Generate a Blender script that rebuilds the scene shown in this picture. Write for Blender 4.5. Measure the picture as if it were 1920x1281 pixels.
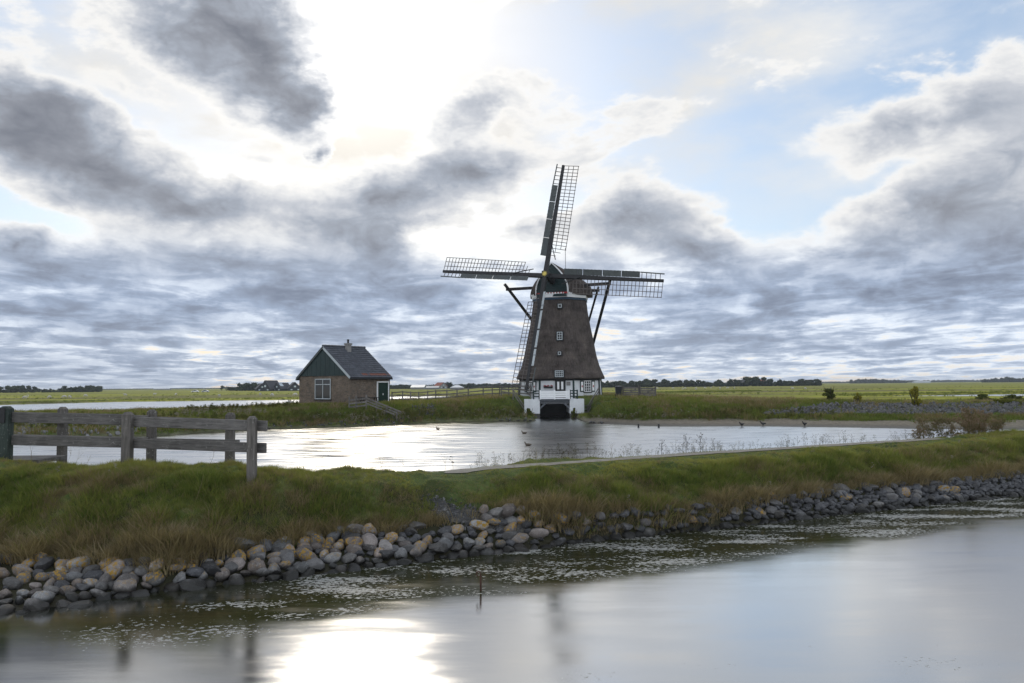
import bpy, bmesh, math, random
import numpy as np
from mathutils import Vector, Matrix, Euler

random.seed(7)
rng = np.random.default_rng(7)
R = math.radians
scene = bpy.context.scene
for o in list(bpy.data.objects):
    bpy.data.objects.remove(o)
COL = scene.collection

# ------------------------------------------------------------------ camera
EYE = 3.0                      # metres above the water (water level is z = 0)
PITCH, ROLL = R(3.14), R(-0.5)
cam_data = bpy.data.cameras.new('camera')
cam_data.sensor_width = 36.0
cam_data.lens = 28.0
cam_data.clip_start = 0.1
cam_data.clip_end = 20000.0
cam = bpy.data.objects.new('camera', cam_data)
CAMROT = Matrix.Rotation(R(90) + PITCH, 3, 'X') @ Matrix.Rotation(ROLL, 3, 'Z')
cam.matrix_world = Matrix.Translation((0, 0, EYE)) @ CAMROT.to_4x4()
COL.objects.link(cam)
scene.camera = cam
FPX = 28.0 / 36.0 * 1920.0

def ray(x, y):
    return CAMROT @ Vector(((x - 960.0) / FPX, (640.5 - y) / FPX, -1.0))

def P(x, y, z):
    """survey point: where the sight line of a photo pixel meets the level z"""
    d = ray(x, y)
    t = (z - EYE) / d.z
    return Vector((d.x * t, d.y * t, z))

def PD(x, y, dist):
    """survey point at forward distance dist"""
    d = ray(x, y)
    t = dist / d.y
    return Vector((d.x * t, dist, EYE + d.z * t))

# ------------------------------------------------------------------ light
SUN_DIR = ray(672, 38).normalized()
SUN_AZ = math.atan2(SUN_DIR.x, SUN_DIR.y)
SUN_EL = math.asin(SUN_DIR.z)
sun_data = bpy.data.lights.new('sun', 'SUN')
sun_data.energy = 0.5
sun_data.angle = R(10)
sun_data.color = (1.0, 0.90, 0.74)
sun = bpy.data.objects.new('sun', sun_data)
sun.rotation_euler = (-SUN_DIR).to_track_quat('-Z', 'Y').to_euler()
sun.location = (-30, 40, 60)
COL.objects.link(sun)
scene.view_settings.view_transform = 'Standard'
scene.view_settings.look = 'None'
scene.view_settings.exposure = 0.42
scene.view_settings.gamma = 1.0
scene.view_settings.use_curve_mapping = False
scene.render.engine = 'CYCLES'
scene.cycles.use_denoising = True
scene.cycles.max_bounces = 6
scene.cycles.diffuse_bounces = 3
scene.cycles.glossy_bounces = 3
scene.cycles.transparent_max_bounces = 8
scene.cycles.sample_clamp_indirect = 6.0

# ------------------------------------------------------------------ node helper
class NG:
    def __init__(s, tree):
        s.t = tree
        tree.nodes.clear()
    def n(s, typ, **kw):
        nd = s.t.nodes.new(typ)
        for k, v in kw.items():
            setattr(nd, k, v)
        return nd
    def put(s, sock, v):
        if v is None:
            return
        if isinstance(v, bpy.types.NodeSocket):
            s.t.links.new(v, sock)
        else:
            if isinstance(v, (tuple, list)) and sock.type == 'RGBA' and len(v) == 3:
                v = (*v, 1.0)
            sock.default_value = v
    def m(s, op, a, b=None, c=None, clamp=False):
        nd = s.n('ShaderNodeMath', operation=op, use_clamp=clamp)
        s.put(nd.inputs[0], a)
        if b is not None: s.put(nd.inputs[1], b)
        if c is not None: s.put(nd.inputs[2], c)
        return nd.outputs[0]
    def vm(s, op, a, b=None, scale=None):
        nd = s.n('ShaderNodeVectorMath', operation=op)
        s.put(nd.inputs[0], a)
        if b is not None: s.put(nd.inputs[1], b)
        if scale is not None: s.put(nd.inputs['Scale'], scale)
        return nd.outputs['Value'] if op in ('DOT_PRODUCT', 'LENGTH', 'DISTANCE') else nd.outputs[0]
    def xyz(s, x, y, z):
        nd = s.n('ShaderNodeCombineXYZ')
        s.put(nd.inputs[0], x); s.put(nd.inputs[1], y); s.put(nd.inputs[2], z)
        return nd.outputs[0]
    def sep(s, v):
        nd = s.n('ShaderNodeSeparateXYZ')
        s.put(nd.inputs[0], v)
        return nd.outputs
    def noise(s, vec, scale, detail=4.0, rough=0.55, dist=0.0, color=False, dims='3D'):
        nd = s.n('ShaderNodeTexNoise', noise_dimensions=dims)
        s.put(nd.inputs['Vector'], vec)
        nd.inputs['Scale'].default_value = scale
        nd.inputs['Detail'].default_value = detail
        nd.inputs['Roughness'].default_value = rough
        nd.inputs['Distortion'].default_value = dist
        return nd.outputs['Color' if color else 'Fac']
    def vor(s, vec, scale, feature='F1', out='Distance', rand=1.0):
        nd = s.n('ShaderNodeTexVoronoi', feature=feature)
        s.put(nd.inputs['Vector'], vec)
        nd.inputs['Scale'].default_value = scale
        nd.inputs['Randomness'].default_value = rand
        return nd.outputs[out]
    def smooth(s, v, lo, hi, to0=0.0, to1=1.0):
        nd = s.n('ShaderNodeMapRange', interpolation_type='SMOOTHSTEP')
        s.put(nd.inputs[0], v); s.put(nd.inputs[1], lo); s.put(nd.inputs[2], hi)
        s.put(nd.inputs[3], to0); s.put(nd.inputs[4], to1)
        return nd.outputs[0]
    def lin(s, v, lo, hi, to0=0.0, to1=1.0):
        nd = s.n('ShaderNodeMapRange')
        s.put(nd.inputs[0], v); s.put(nd.inputs[1], lo); s.put(nd.inputs[2], hi)
        s.put(nd.inputs[3], to0); s.put(nd.inputs[4], to1)
        return nd.outputs[0]
    def mix(s, f, a, b, blend='MIX'):
        nd = s.n('ShaderNodeMix', data_type='RGBA', blend_type=blend)
        s.put(nd.inputs[0], f); s.put(nd.inputs[6], a); s.put(nd.inputs[7], b)
        return nd.outputs[2]
    def ramp(s, f, stops):
        nd = s.n('ShaderNodeValToRGB')
        el = nd.color_ramp.elements
        while len(el) < len(stops):
            el.new(0.5)
        for e, (p, c) in zip(el, stops):
            e.position = p
            e.color = (*c, 1.0) if len(c) == 3 else c
        s.put(nd.inputs[0], f)
        return nd.outputs[0]
    def mapping(s, vec, loc=(0, 0, 0), rot=(0, 0, 0), scale=(1, 1, 1), typ='POINT'):
        nd = s.n('ShaderNodeMapping', vector_type=typ)
        s.put(nd.inputs[0], vec)
        if typ == 'POINT' or typ == 'TEXTURE':
            nd.inputs['Location'].default_value = loc
        nd.inputs['Rotation'].default_value = rot
        nd.inputs['Scale'].default_value = scale
        return nd.outputs[0]
    def bump(s, h, strength=0.3, dist=0.02, normal=None):
        nd = s.n('ShaderNodeBump')
        nd.inputs['Strength'].default_value = strength
        nd.inputs['Distance'].default_value = dist
        s.put(nd.inputs['Height'], h)
        if normal is not None: s.put(nd.inputs['Normal'], normal)
        return nd.outputs[0]

# ------------------------------------------------------------------ sky
def build_sky():
    w = bpy.data.worlds.new('World')
    scene.world = w
    w.use_nodes = True
    g = NG(w.node_tree)
    tc = g.n('ShaderNodeTexCoord')
    d = g.vm('NORMALIZE', tc.outputs['Generated'])
    dx, dy, dz = g.sep(d)
    az = g.m('ARCTAN2', dx, dy)
    el = g.m('ARCSINE', dz)
    ae = g.xyz(az, el, 0.0)

    sky = g.n('ShaderNodeTexSky', sky_type='NISHITA')
    sky.sun_disc = False
    sky.sun_elevation = SUN_EL
    sky.sun_rotation = SUN_AZ
    sky.air_density = 1.0
    sky.dust_density = 0.6
    sky.ozone_density = 2.0
    clear = g.mix(0.35, g.vm('SCALE', sky.outputs[0], scale=0.088), (0.48, 0.59, 0.72))

    # angle from the sun
    cs = g.vm('DOT_PRODUCT', d, tuple(SUN_DIR))
    ang = g.m('ARCCOSINE', g.m('MINIMUM', cs, 0.99999))

    # soft warp so that cloud outlines are ragged
    wn = g.noise(g.mapping(ae, scale=(6.0, 10.0, 1)), 1.0, 5.0, 0.6, color=True)
    warp = g.vm('MULTIPLY', g.vm('SUBTRACT', wn, (0.5, 0.5, 0.5)), (0.135, 0.075, 0.0))
    wn2 = g.noise(g.mapping(ae, (4.0, 1.0, 0), (0, 0, R(10)), scale=(20.0, 28.0, 1)), 1.0, 7.0, 0.64, color=True)
    warp2 = g.vm('MULTIPLY', g.vm('SUBTRACT', wn2, (0.5, 0.5, 0.5)), (0.07, 0.026, 0.0))
    wv = g.vm('ADD', g.vm('ADD', ae, warp), warp2)

    def aepx(x, y):
        r_ = ray(x, y).normalized()
        return math.atan2(r_.x, r_.y), math.asin(r_.z)

    def blob_sum(blobs, vec):
        tot = None
        for (x, y, rx, ry, rot, wgt) in blobs:
            a_, e_ = aepx(x, y)
            mp = g.mapping(vec, (a_, e_, 0), (0, 0, R(-rot)), (rx * 1.15 / FPX, ry * 1.2 / FPX, 1.0), 'TEXTURE')
            gr = g.n('ShaderNodeTexGradient', gradient_type='QUADRATIC_SPHERE')
            g.put(gr.inputs[0], mp)
            if tot is None:
                tot = g.m('MULTIPLY', gr.outputs['Fac'], wgt)
            else:
                tot = g.m('MULTIPLY_ADD', gr.outputs['Fac'], wgt, tot)
        return tot

    # the separate dark clouds in view: x, y, radius x, radius y, tilt (down to the right), weight
    dark = blob_sum(DARK_CLOUDS, wv)
    lightb = blob_sum(LIGHT_CLOUDS, wv)

    front = g.m('MULTIPLY', g.smooth(g.m('ABSOLUTE', az), 0.75, 0.55), g.smooth(el, 0.62, 0.42))

    # projected cloud layer coordinates (flattening towards the horizon)
    inv = g.m('DIVIDE', 1.0, g.m('ADD', g.m('MAXIMUM', dz, 0.0), 0.075))
    pl = g.vm('SCALE', g.xyz(dx, dy, 0.0), scale=inv)
    deck_n = g.noise(g.mapping(pl, (3.1, 1.7, 0.4), (0, 0, 0.25), (1.3, 1.0, 1.0)), 1.6, 8.0, 0.60, 0.3)
    fine = g.noise(g.mapping(ae, (0, 0, 0), (0, 0, R(8)), (7.5, 19.0, 1.0)), 1.0, 6.0, 0.6)
    # low deck of stratocumulus between 2 and 12 degrees
    deck_cov = g.m('MULTIPLY', g.smooth(el, 0.195, 0.105), g.smooth(el, -0.016, 0.018))
    deck = g.m('MULTIPLY', deck_cov, g.smooth(deck_n, 0.37, 0.64, 0.08, 0.58))
    # scattered clouds of the same sort all around, outside the part in view
    wide = g.m('MULTIPLY', g.smooth(g.noise(g.mapping(pl, (7.3, 2.2, 0)), 0.9, 6.0, 0.55), 0.48, 0.66, 0.0, 0.7),
               g.m('SUBTRACT', 1.0, front))
    dens = g.m('ADD', g.m('MAXIMUM', deck, wide), dark)
    bil = g.noise(g.mapping(ae, (8.2, 3.3, 0), (0, 0, R(12)), (15.0, 24.0, 1.0)), 1.0, 5.0, 0.55, 0.4)
    bil = g.m('ABSOLUTE', g.m('SUBTRACT', bil, 0.5))
    dens = g.m('MULTIPLY_ADD', g.m('SUBTRACT', 0.09, bil), g.lin(dens, 0.02, 0.5, 0.0, 1.6), dens)
    dens = g.m('MULTIPLY_ADD', g.m('SUBTRACT', fine, 0.5), g.lin(dens, 0.0, 0.5, 0.16, 0.85), dens)
    thin_n = g.noise(g.mapping(ae, (2.7, 5.1, 0), (0, 0, R(-14)), (4.2, 8.5, 1.0)), 1.0, 7.0, 0.6, 0.2)
    dens = g.m('ADD', dens, g.smooth(thin_n, 0.47, 0.72, 0.0, 0.30))
    dens = g.m('MAXIMUM', dens, 0.0)

    # thin white veil
    veil_n = g.noise(g.mapping(ae, (1.3, 0.4, 0), (0, 0, R(-18)), (3.4, 9.0, 1.0)), 1.0, 6.0, 0.58)
    veil = g.m('ADD', g.smooth(veil_n, 0.42, 0.68, 0.02, 0.60), lightb)
    veil = g.m('ADD', veil, g.smooth(ang, 0.36, 0.05, 0.0, 0.65), clamp=True)
    veil = g.m('MAXIMUM', veil, g.smooth(el, 0.22, 0.08, 0.0, 0.85))

    # colour of lit thin cloud: warm low under the sun, white elsewhere
    warm = g.m('MULTIPLY', g.smooth(el, 0.16, 0.03), g.smooth(ang, 1.0, 0.30, 0.45, 1.0))
    lit = g.mix(warm, g.mix(g.smooth(ang, 0.75, 0.15), (0.63, 0.655, 0.685), (0.60, 0.575, 0.53)), (0.80, 0.62, 0.40))
    lit = g.vm('SCALE', lit, scale=g.smooth(ang, 0.7, 1.8, 1.0, 1.5))  # raised away from the sun so the unseen sky brightens the land
    base = g.mix(veil, clear, lit)

    # cloud body
    body = g.ramp(g.m('MULTIPLY', dens, 0.70), [
        (0.00, (0.70, 0.69, 0.675)), (0.07, (0.76, 0.745, 0.72)), (0.145, (0.62, 0.625, 0.632)), (0.26, (0.445, 0.465, 0.505)),
        (0.45, (0.31, 0.34, 0.395)), (0.70, (0.225, 0.24, 0.275)), (1.0, (0.15, 0.163, 0.195))])
    low = g.smooth(el, 0.20, 0.09)
    body = g.mix(g.m('MULTIPLY', low, 0.8), body, g.mix(1.0, body, (0.90, 1.05, 1.27), 'MULTIPLY'))
    body = g.mix(g.m('MULTIPLY', warm, 0.35), body, g.mix(1.0, body, (1.0, 0.86, 0.70), 'MULTIPLY'))
    # unseen clouds away from the sun: front lit, and brightened further to light the land
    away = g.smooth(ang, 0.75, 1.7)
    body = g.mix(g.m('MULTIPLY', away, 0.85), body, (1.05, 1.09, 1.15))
    cover = g.smooth(dens, 0.02, 0.17)
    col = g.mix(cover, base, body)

    # glow of the sun through the thin cloud, held back by the thick
    glow = g.m('MULTIPLY', g.m('POWER', g.smooth(ang, 0.25, 0.0), 1.3), 0.36)
    glow = g.m('ADD', glow, g.m('MULTIPLY', g.smooth(ang, 0.42, 0.0), 0.03))
    glow = g.m('MULTIPLY', glow, g.smooth(dens, 0.75, 0.02, 0.04, 1.0))
    glow = g.m('MULTIPLY', glow, g.smooth(veil_n, 0.32, 0.62, 0.45, 1.15))
    gcol = g.vm('SCALE', (1.0, 0.955, 0.875), scale=glow)
    col = g.vm('ADD', col, gcol)

    # contrail
    (a0, e0), (a1, e1) = aepx(765, 102), aepx(940, 2)
    dl = math.hypot(a1 - a0, e1 - e0)
    tx, ty = (a1 - a0) / dl, (e1 - e0) / dl
    q = g.vm('SUBTRACT', g.vm('ADD', ae, g.vm('SCALE', warp, scale=0.06)), (a0, e0, 0))
    al = g.vm('DOT_PRODUCT', q, (tx, ty, 0))
    ac = g.m('ABSOLUTE', g.vm('DOT_PRODUCT', q, (-ty, tx, 0)))
    tr = g.m('MULTIPLY', g.smooth(ac, 0.0095, 0.003), g.m('MULTIPLY', g.smooth(al, -0.005, 0.01), g.smooth(al, 0.26, 0.12)))
    col = g.mix(g.m('MULTIPLY', tr, 0.75), col, (0.85, 0.84, 0.82))

    # below the horizon: dull ground
    col = g.mix(g.smooth(dz, -0.004, -0.03), col, (0.07, 0.075, 0.06))
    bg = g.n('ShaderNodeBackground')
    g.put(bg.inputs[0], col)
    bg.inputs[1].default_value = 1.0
    out = g.n('ShaderNodeOutputWorld')
    g.t.links.new(bg.outputs[0], out.inputs[0])
    w.cycles.sampling_method = 'MANUAL'
    w.cycles.sample_map_resolution = 1024

DARK_CLOUDS = [
    # upper left mass
    (390, 20, 260, 130, 20, 0.95), (500, 110, 190, 120, 35, 0.95), (580, 195, 90, 70, 35, 0.75), (330, 90, 150, 60, 30, 0.45),
    (640, 15, 130, 70, 0, 0.35),
    # left middle bank
    (20, 240, 210, 90, 14, 0.9), (190, 305, 280, 100, 17, 1.05), (370, 380, 150, 75, 12, 0.8), (100, 205, 170, 40, 8, 0.5),
    # centre clouds
    (880, 325, 150, 95, 10, 0.95), (740, 365, 150, 75, -6, 0.8), (615, 285, 36, 28, 0, 0.6),
    (590, 410, 170, 75, 8, 0.75), (690, 462, 130, 80, 0, 0.8), (910, 195, 70, 40, -30, 0.28),
    # behind the right of the upper sail
    (1190, 405, 200, 75, -8, 0.95), (1285, 465, 160, 62, 6, 0.9), (1000, 430, 90, 40, -10, 0.35),
    # right
    (1740, 225, 260, 75, -6, 0.6), (1890, 300, 190, 80, 0, 0.45), (1750, 400, 240, 75, -8, 0.85), (1880, 450, 190, 85, 0, 0.7),
    (1620, 485, 120, 30, 0, 0.4), (1640, 300, 120, 40, -10, 0.2),
    # lower left
    (45, 440, 75, 32, 8, 0.75), (420, 495, 300, 62, 4, 0.6), (120, 500, 260, 55, 5, 0.5), (580, 535, 240, 55, 0, 0.5),
    (250, 590, 480, 52, 2, 0.42), (760, 560, 260, 40, 0, 0.35), (1380, 560, 420, 45, 0, 0.38), (1750, 540, 330, 60, 0, 0.42),
    (700, 55, 130, 50, -10, 0.22), (840, 215, 150, 40, -20, 0.22), (230, 165, 200, 40, 10, 0.2), (480, 290, 160, 30, 5, 0.18),
    (1400, 640, 420, 34, 0, 0.30), (700, 620, 400, 30, 0, 0.25),
]
LIGHT_CLOUDS = [
    (1420, 80, 330, 120, -20, 0.8), (1290, 190, 160, 80, -25, 0.6), (1210, 5, 160, 60, 0, 0.5), (1560, 330, 300, 90, -10, 0.6),
    (1180, 320, 260, 60, -8, 0.6), (960, 250, 260, 120, 20, 0.6), (1850, 120, 160, 50, -20, 0.3),
    (150, 130, 330, 120, 0, 0.8),
]
build_sky()

# ------------------------------------------------------------------ materials
MATS = {}
def mat(name, build):
    if name in MATS:
        return MATS[name]
    m = bpy.data.materials.new(name)
    m.use_nodes = True
    g = NG(m.node_tree)
    out = g.n('ShaderNodeOutputMaterial')
    sh = build(g)
    g.t.links.new(sh, out.inputs[0])
    MATS[name] = m
    return m

def pbsdf(g, col, rough=0.8, normal=None, spec=0.3, metal=0.0):
    nd = g.n('ShaderNodeBsdfPrincipled')
    g.put(nd.inputs['Base Color'], col)
    g.put(nd.inputs['Roughness'], rough)
    g.put(nd.inputs['Specular IOR Level'], spec)
    g.put(nd.inputs['Metallic'], metal)
    if normal is not None:
        g.put(nd.inputs['Normal'], normal)
    return nd.outputs[0]

def opos(g):
    return g.n('ShaderNodeTexCoord').outputs['Object']

def wpos(g):
    return g.n('ShaderNodeNewGeometry').outputs['Position']

def plain(name, c, rough=0.7, var=0.25, scale=6.0, bumpd=0.004, spec=0.3, metal=0.0, stretch=(1, 1, 1)):
    def b(g):
        v = g.mapping(opos(g), scale=stretch)
        n1 = g.noise(v, scale, 5, 0.6)
        n2 = g.noise(v, scale * 7.3, 3, 0.6)
        f = g.m('ADD', g.m('MULTIPLY', n1, 0.65), g.m('MULTIPLY', n2, 0.35))
        rnd = g.n('ShaderNodeObjectInfo').outputs['Random']
        k = g.lin(f, 0.3, 0.7, 1 - var, 1 + var)
        k = g.m('MULTIPLY', k, g.lin(rnd, 0, 1, 1 - var * 0.4, 1 + var * 0.4))
        col = g.vm('SCALE', tuple(c), scale=k)
        return pbsdf(g, col, rough, g.bump(n2, 0.4, bumpd), spec, metal)
    return mat(name, b)

def wood(name, c, lichen=0.0, axis_stretch=(14, 14, 1.2)):
    def b(g):
        v = g.mapping(opos(g), scale=axis_stretch)
        gr = g.noise(v, 2.2, 6, 0.65, 0.4)
        big = g.noise(opos(g), 1.7, 4, 0.6)
        rnd = g.n('ShaderNodeObjectInfo').outputs['Random']
        k = g.m('MULTIPLY', g.lin(gr, 0.3, 0.7, 0.55, 1.35), g.lin(big, 0.3, 0.7, 0.75, 1.25))
        k = g.m('MULTIPLY', k, g.lin(rnd, 0, 1, 0.85, 1.15))
        col = g.vm('SCALE', tuple(c), scale=k)
        if lichen > 0:
            l = g.smooth(g.noise(opos(g), 26.0, 4, 0.7), 0.60, 0.68)
            l = g.m('MULTIPLY', l, g.smooth(g.noise(opos(g), 3.0, 2, 0.5), 0.42, 0.6))
            col = g.mix(g.m('MULTIPLY', l, lichen), col, (0.42, 0.43, 0.40))
        return pbsdf(g, col, 0.85, g.bump(gr, 0.7, 0.008), 0.2)
    return mat(name, b)

def leafy(name, c1, c2, trans=0.35, tint='tint', wide=3.0, instancer=True):
    """foliage: diffuse + translucent, colour varied by an instance value and by place"""
    def b(g):
        if instancer:
            at = g.n('ShaderNodeAttribute', attribute_type='INSTANCER', attribute_name=tint)
            f = at.outputs['Fac']
        else:
            f = g.noise(wpos(g), wide, 4, 0.65)
            f = g.smooth(f, 0.32, 0.68)
        geo = g.n('ShaderNodeNewGeometry')
        f2 = g.m('ADD', g.m('MULTIPLY', f, 0.75), g.m('MULTIPLY', geo.outputs['Random Per Island'], 0.25))
        col = g.mix(f2, c1, c2)
        d = g.n('ShaderNodeBsdfDiffuse'); g.put(d.inputs[0], col)
        t = g.n('ShaderNodeBsdfTranslucent'); g.put(t.inputs[0], g.vm('MULTIPLY', col, (1.25, 1.2, 0.7)))
        mx = g.n('ShaderNodeMixShader'); mx.inputs[0].default_value = trans
        g.t.links.new(d.outputs[0], mx.inputs[1]); g.t.links.new(t.outputs[0], mx.inputs[2])
        return mx.outputs[0]
    return mat(name, b)

# ------------------------------------------------------------------ object helpers
def tag(o, label=None, cat=None, group=None, kind=None):
    if label: o['label'] = label
    if cat: o['category'] = cat
    if group: o['group'] = group
    if kind: o['kind'] = kind
    return o

def empty(name, loc=(0, 0, 0), rz=0.0, label=None, cat=None, group=None, kind=None):
    o = bpy.data.objects.new(name, None)
    o.location = loc
    o.rotation_euler = (0, 0, rz)
    o.empty_display_size = 0.3
    COL.objects.link(o)
    return tag(o, label, cat, group, kind)

def link(name, mesh, parent=None, loc=None, rot=None):
    o = bpy.data.objects.new(name, mesh)
    COL.objects.link(o)
    if parent: o.parent = parent
    if loc is not None: o.location = loc
    if rot is not None: o.rotation_euler = rot
    return o

def copy_tree(o, parent=None):
    c = o.copy(); COL.objects.link(c); c.parent = parent
    for ch in list(o.children):
        copy_tree(ch, c)
    return c

def np_mesh(name, verts, faces, m=None, smooth=False, attrs=None):
    """faces: (n,k) int array"""
    verts = np.asarray(verts, dtype=np.float32); faces = np.asarray(faces, dtype=np.int32)
    me = bpy.data.meshes.new(name)
    me.vertices.add(len(verts)); me.vertices.foreach_set('co', verts.ravel())
    k = faces.shape[1]
    me.loops.add(faces.size); me.loops.foreach_set('vertex_index', faces.ravel())
    me.polygons.add(len(faces))
    me.polygons.foreach_set('loop_start', np.arange(0, faces.size, k, dtype=np.int32))
    me.polygons.foreach_set('loop_total', np.full(len(faces), k, dtype=np.int32))
    if smooth: me.polygons.foreach_set('use_smooth', np.ones(len(faces), dtype=bool))
    if attrs:
        for an, av in attrs.items():
            a = me.attributes.new(an, 'FLOAT', 'POINT')
            a.data.foreach_set('value', np.asarray(av, dtype=np.float32).ravel())
    me.update(calc_edges=True)
    if m: me.materials.append(m)
    return me

class MB:
    """collects boxes, beams, tubes and prisms into one mesh"""
    def __init__(s):
        s.v = []; s.f = []
    def add(s, vs, fs):
        o = len(s.v)
        s.v.extend([tuple(p) for p in vs])
        s.f.extend([tuple(i + o for i in f) for f in fs])
    def box(s, c, size, rot=None):
        hx, hy, hz = size[0] / 2, size[1] / 2, size[2] / 2
        vs = [Vector((x, y, z)) for x in (-hx, hx) for y in (-hy, hy) for z in (-hz, hz)]
        if rot is not None: vs = [rot @ p for p in vs]
        vs = [p + Vector(c) for p in vs]
        s.add(vs, [(0, 1, 3, 2), (4, 6, 7, 5), (0, 4, 5, 1), (2, 3, 7, 6), (0, 2, 6, 4), (1, 5, 7, 3)])
        return s
    def beam(s, p0, p1, w, h, w1=None, h1=None, up=(0, 0, 1)):
        """box from p0 to p1; h is measured along up"""
        p0 = Vector(p0); p1 = Vector(p1); d = (p1 - p0).normalized(); u = Vector(up)
        sd = d.cross(u)
        if sd.length < 1e-4: sd = d.cross(Vector((1, 0, 0)))
        sd.normalize(); u = sd.cross(d).normalized()
        w1 = w if w1 is None else w1; h1 = h if h1 is None else h1
        vs = []
        for p, ww, hh in ((p0, w, h), (p1, w1, h1)):
            vs += [p - sd * ww / 2 - u * hh / 2, p + sd * ww / 2 - u * hh / 2, p + sd * ww / 2 + u * hh / 2, p - sd * ww / 2 + u * hh / 2]
        s.add(vs, [(0, 3, 2, 1), (4, 5, 6, 7), (0, 1, 5, 4), (1, 2, 6, 5), (2, 3, 7, 6), (3, 0, 4, 7)])
        return s
    def tube(s, pts, rad, n=8, cap=True):
        pts = [Vector(p) for p in pts]
        if not isinstance(rad, (list, tuple)): rad = [rad] * len(pts)
        vs = []; fs = []
        for i, p in enumerate(pts):
            d = (pts[min(i + 1, len(pts) - 1)] - pts[max(i - 1, 0)]).normalized()
            a = d.cross(Vector((0, 0, 1)))
            if a.length < 1e-3: a = d.cross(Vector((1, 0, 0)))
            a.normalize(); b = d.cross(a)
            for k in range(n):
                t = 2 * math.pi * k / n
                vs.append(p + (a * math.cos(t) + b * math.sin(t)) * rad[i])
        for i in range(len(pts) - 1):
            for k in range(n):
                fs.append((i * n + k, i * n + (k + 1) % n, (i + 1) * n + (k + 1) % n, (i + 1) * n + k))
        if cap:
            fs.append(tuple(range(n - 1, -1, -1))); fs.append(tuple(range((len(pts) - 1) * n, len(pts) * n)))
        s.add(vs, fs)
        return s
    def prism(s, poly, d):
        """polygon (3d points) extruded by vector d"""
        poly = [Vector(p) for p in poly]; n = len(poly); d = Vector(d)
        vs = poly + [p + d for p in poly]
        fs = [tuple(range(n - 1, -1, -1)), tuple(range(n, 2 * n))]
        fs += [(i, (i + 1) % n, n + (i + 1) % n, n + i) for i in range(n)]
        s.add(vs, fs)
        return s
    def build(s, name, m, parent=None, bevel=0.0, smooth=False, loc=None, rot=None):
        me = bpy.data.meshes.new(name)
        me.from_pydata(s.v, [], s.f)
        bm = bmesh.new(); bm.from_mesh(me)
        bmesh.ops.recalc_face_normals(bm, faces=bm.faces)
        if bevel > 0:
            bmesh.ops.bevel(bm, geom=list(bm.edges), offset=bevel, segments=1, affect='EDGES')
        bm.to_mesh(me); bm.free()
        if smooth:
            me.polygons.foreach_set('use_smooth', np.ones(len(me.polygons), dtype=bool))
        me.materials.append(m)
        return link(name, me, parent, loc, rot)

# ------------------------------------------------------------------ terrain
def knots(px, zs):
    """survey line -> (u = X/Y sorted, Y, z)"""
    if not isinstance(zs, (list, tuple)): zs = [zs] * len(px)
    q = []
    for (x, y), z in zip(px, zs):
        p = P(x, y, z); q.append((p.x / p.y, p.y, z))
    q.sort()
    return np.array(q)

L_W1 = knots([(-500, 1235), (-200, 1180), (0, 1150), (130, 1135), (300, 1108), (400, 1098), (560, 1082), (760, 1055), (960, 1034), (1100, 1015), (1250, 1001), (1420, 983), (1600, 962), (1750, 946), (1920, 929), (2200, 903), (2600, 872)], 0.0)
L_T1 = knots([(-500, 1110), (-200, 1070), (0, 1050), (130, 1052), (300, 1058), (400, 1040), (520, 1018), (620, 1000), (760, 983), (830, 976), (960, 970), (1100, 970), (1250, 965), (1330, 953), (1450, 937), (1600, 918), (1750, 905), (1920, 892), (2200, 870), (2600, 842)],
             [.3, .3, .31, .32, .34, .35, .37, .42, .5, .52, .5, .45, .42, .4, .4, .4, .4, .4, .4, .4])
L_S1 = knots([(-500, 895), (-200, 893), (0, 893), (240, 893), (480, 900), (650, 904), (800, 906), (900, 902), (1000, 897), (1200, 885), (1500, 862), (1700, 847), (1920, 833), (2200, 816), (2600, 795)],
             [1.4, 1.4, 1.4, 1.4, 1.32, 1.22, 1.12] + [1.08] * 8)
L_S2 = knots([(-500, 872), (-200, 872), (0, 872), (240, 873), (480, 880), (650, 886), (800, 887), (900, 877), (1000, 867), (1200, 855), (1500, 837), (1700, 825), (1920, 813), (2200, 800), (2600, 785)],
             [1.5, 1.5, 1.5, 1.5, 1.42, 1.32, 1.22] + [1.18] * 8)
L_W3 = knots([(-500, 850), (-200, 837), (0, 828), (150, 824), (300, 816), (400, 811), (480, 806), (560, 803), (650, 800), (730, 797), (830, 793), (950, 790), (1000, 789), (1100, 794), (1230, 800), (1400, 800), (1530, 801), (1700, 804), (1920, 806), (2200, 808), (2600, 812)], 0.0)
L_C3 = knots([(-500, 786), (-200, 781), (0, 778), (300, 773), (430, 769), (560, 763), (730, 759), (830, 755), (980, 749), (1100, 749), (1250, 749), (1400, 751), (1540, 754), (1700, 757), (1920, 757), (2200, 757), (2600, 757)],
             [0.85, 0.88, 0.9, 1.0, 1.1, 1.32, 1.42, 1.55, 1.7, 1.7, 1.65, 1.5, 1.3, 1.1, 1.0, 1.0, 1.0])
def ux(x):
    return (x - 960) / FPX
BACKW = (np.array([ux(0), ux(520), ux(590), ux(1240), ux(1340), ux(1920)]), np.array([4., 5., 15., 18., 4., 4.]))
SAND = (np.array([ux(1040), ux(1110), ux(1250), ux(1900)]), np.array([0., 1., 1., 0.9]))
RIVER = []
for seg in ([(-500, 86, 140), (0, 88, 154), (230, 88, 179), (560, 90, 187), (735, 135, 230), (850, 156, 226), (980, 194, 224), (1045, 212, 213)],
            [(1118, 203, 203.5), (1140, 198, 212), (1158, 203, 205)],
            [(1232, 240, 241), (1290, 233, 262), (1400, 246, 264), (1425, 258, 259)],
            [(1570, 158, 159), (1640, 149, 167), (1760, 145, 174), (1920, 139, 179), (2300, 130, 185)]):
    RIVER.append((np.array([ux(a[0]) for a in seg]), np.array([a[1] for a in seg], float), np.array([a[2] for a in seg], float)))

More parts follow.
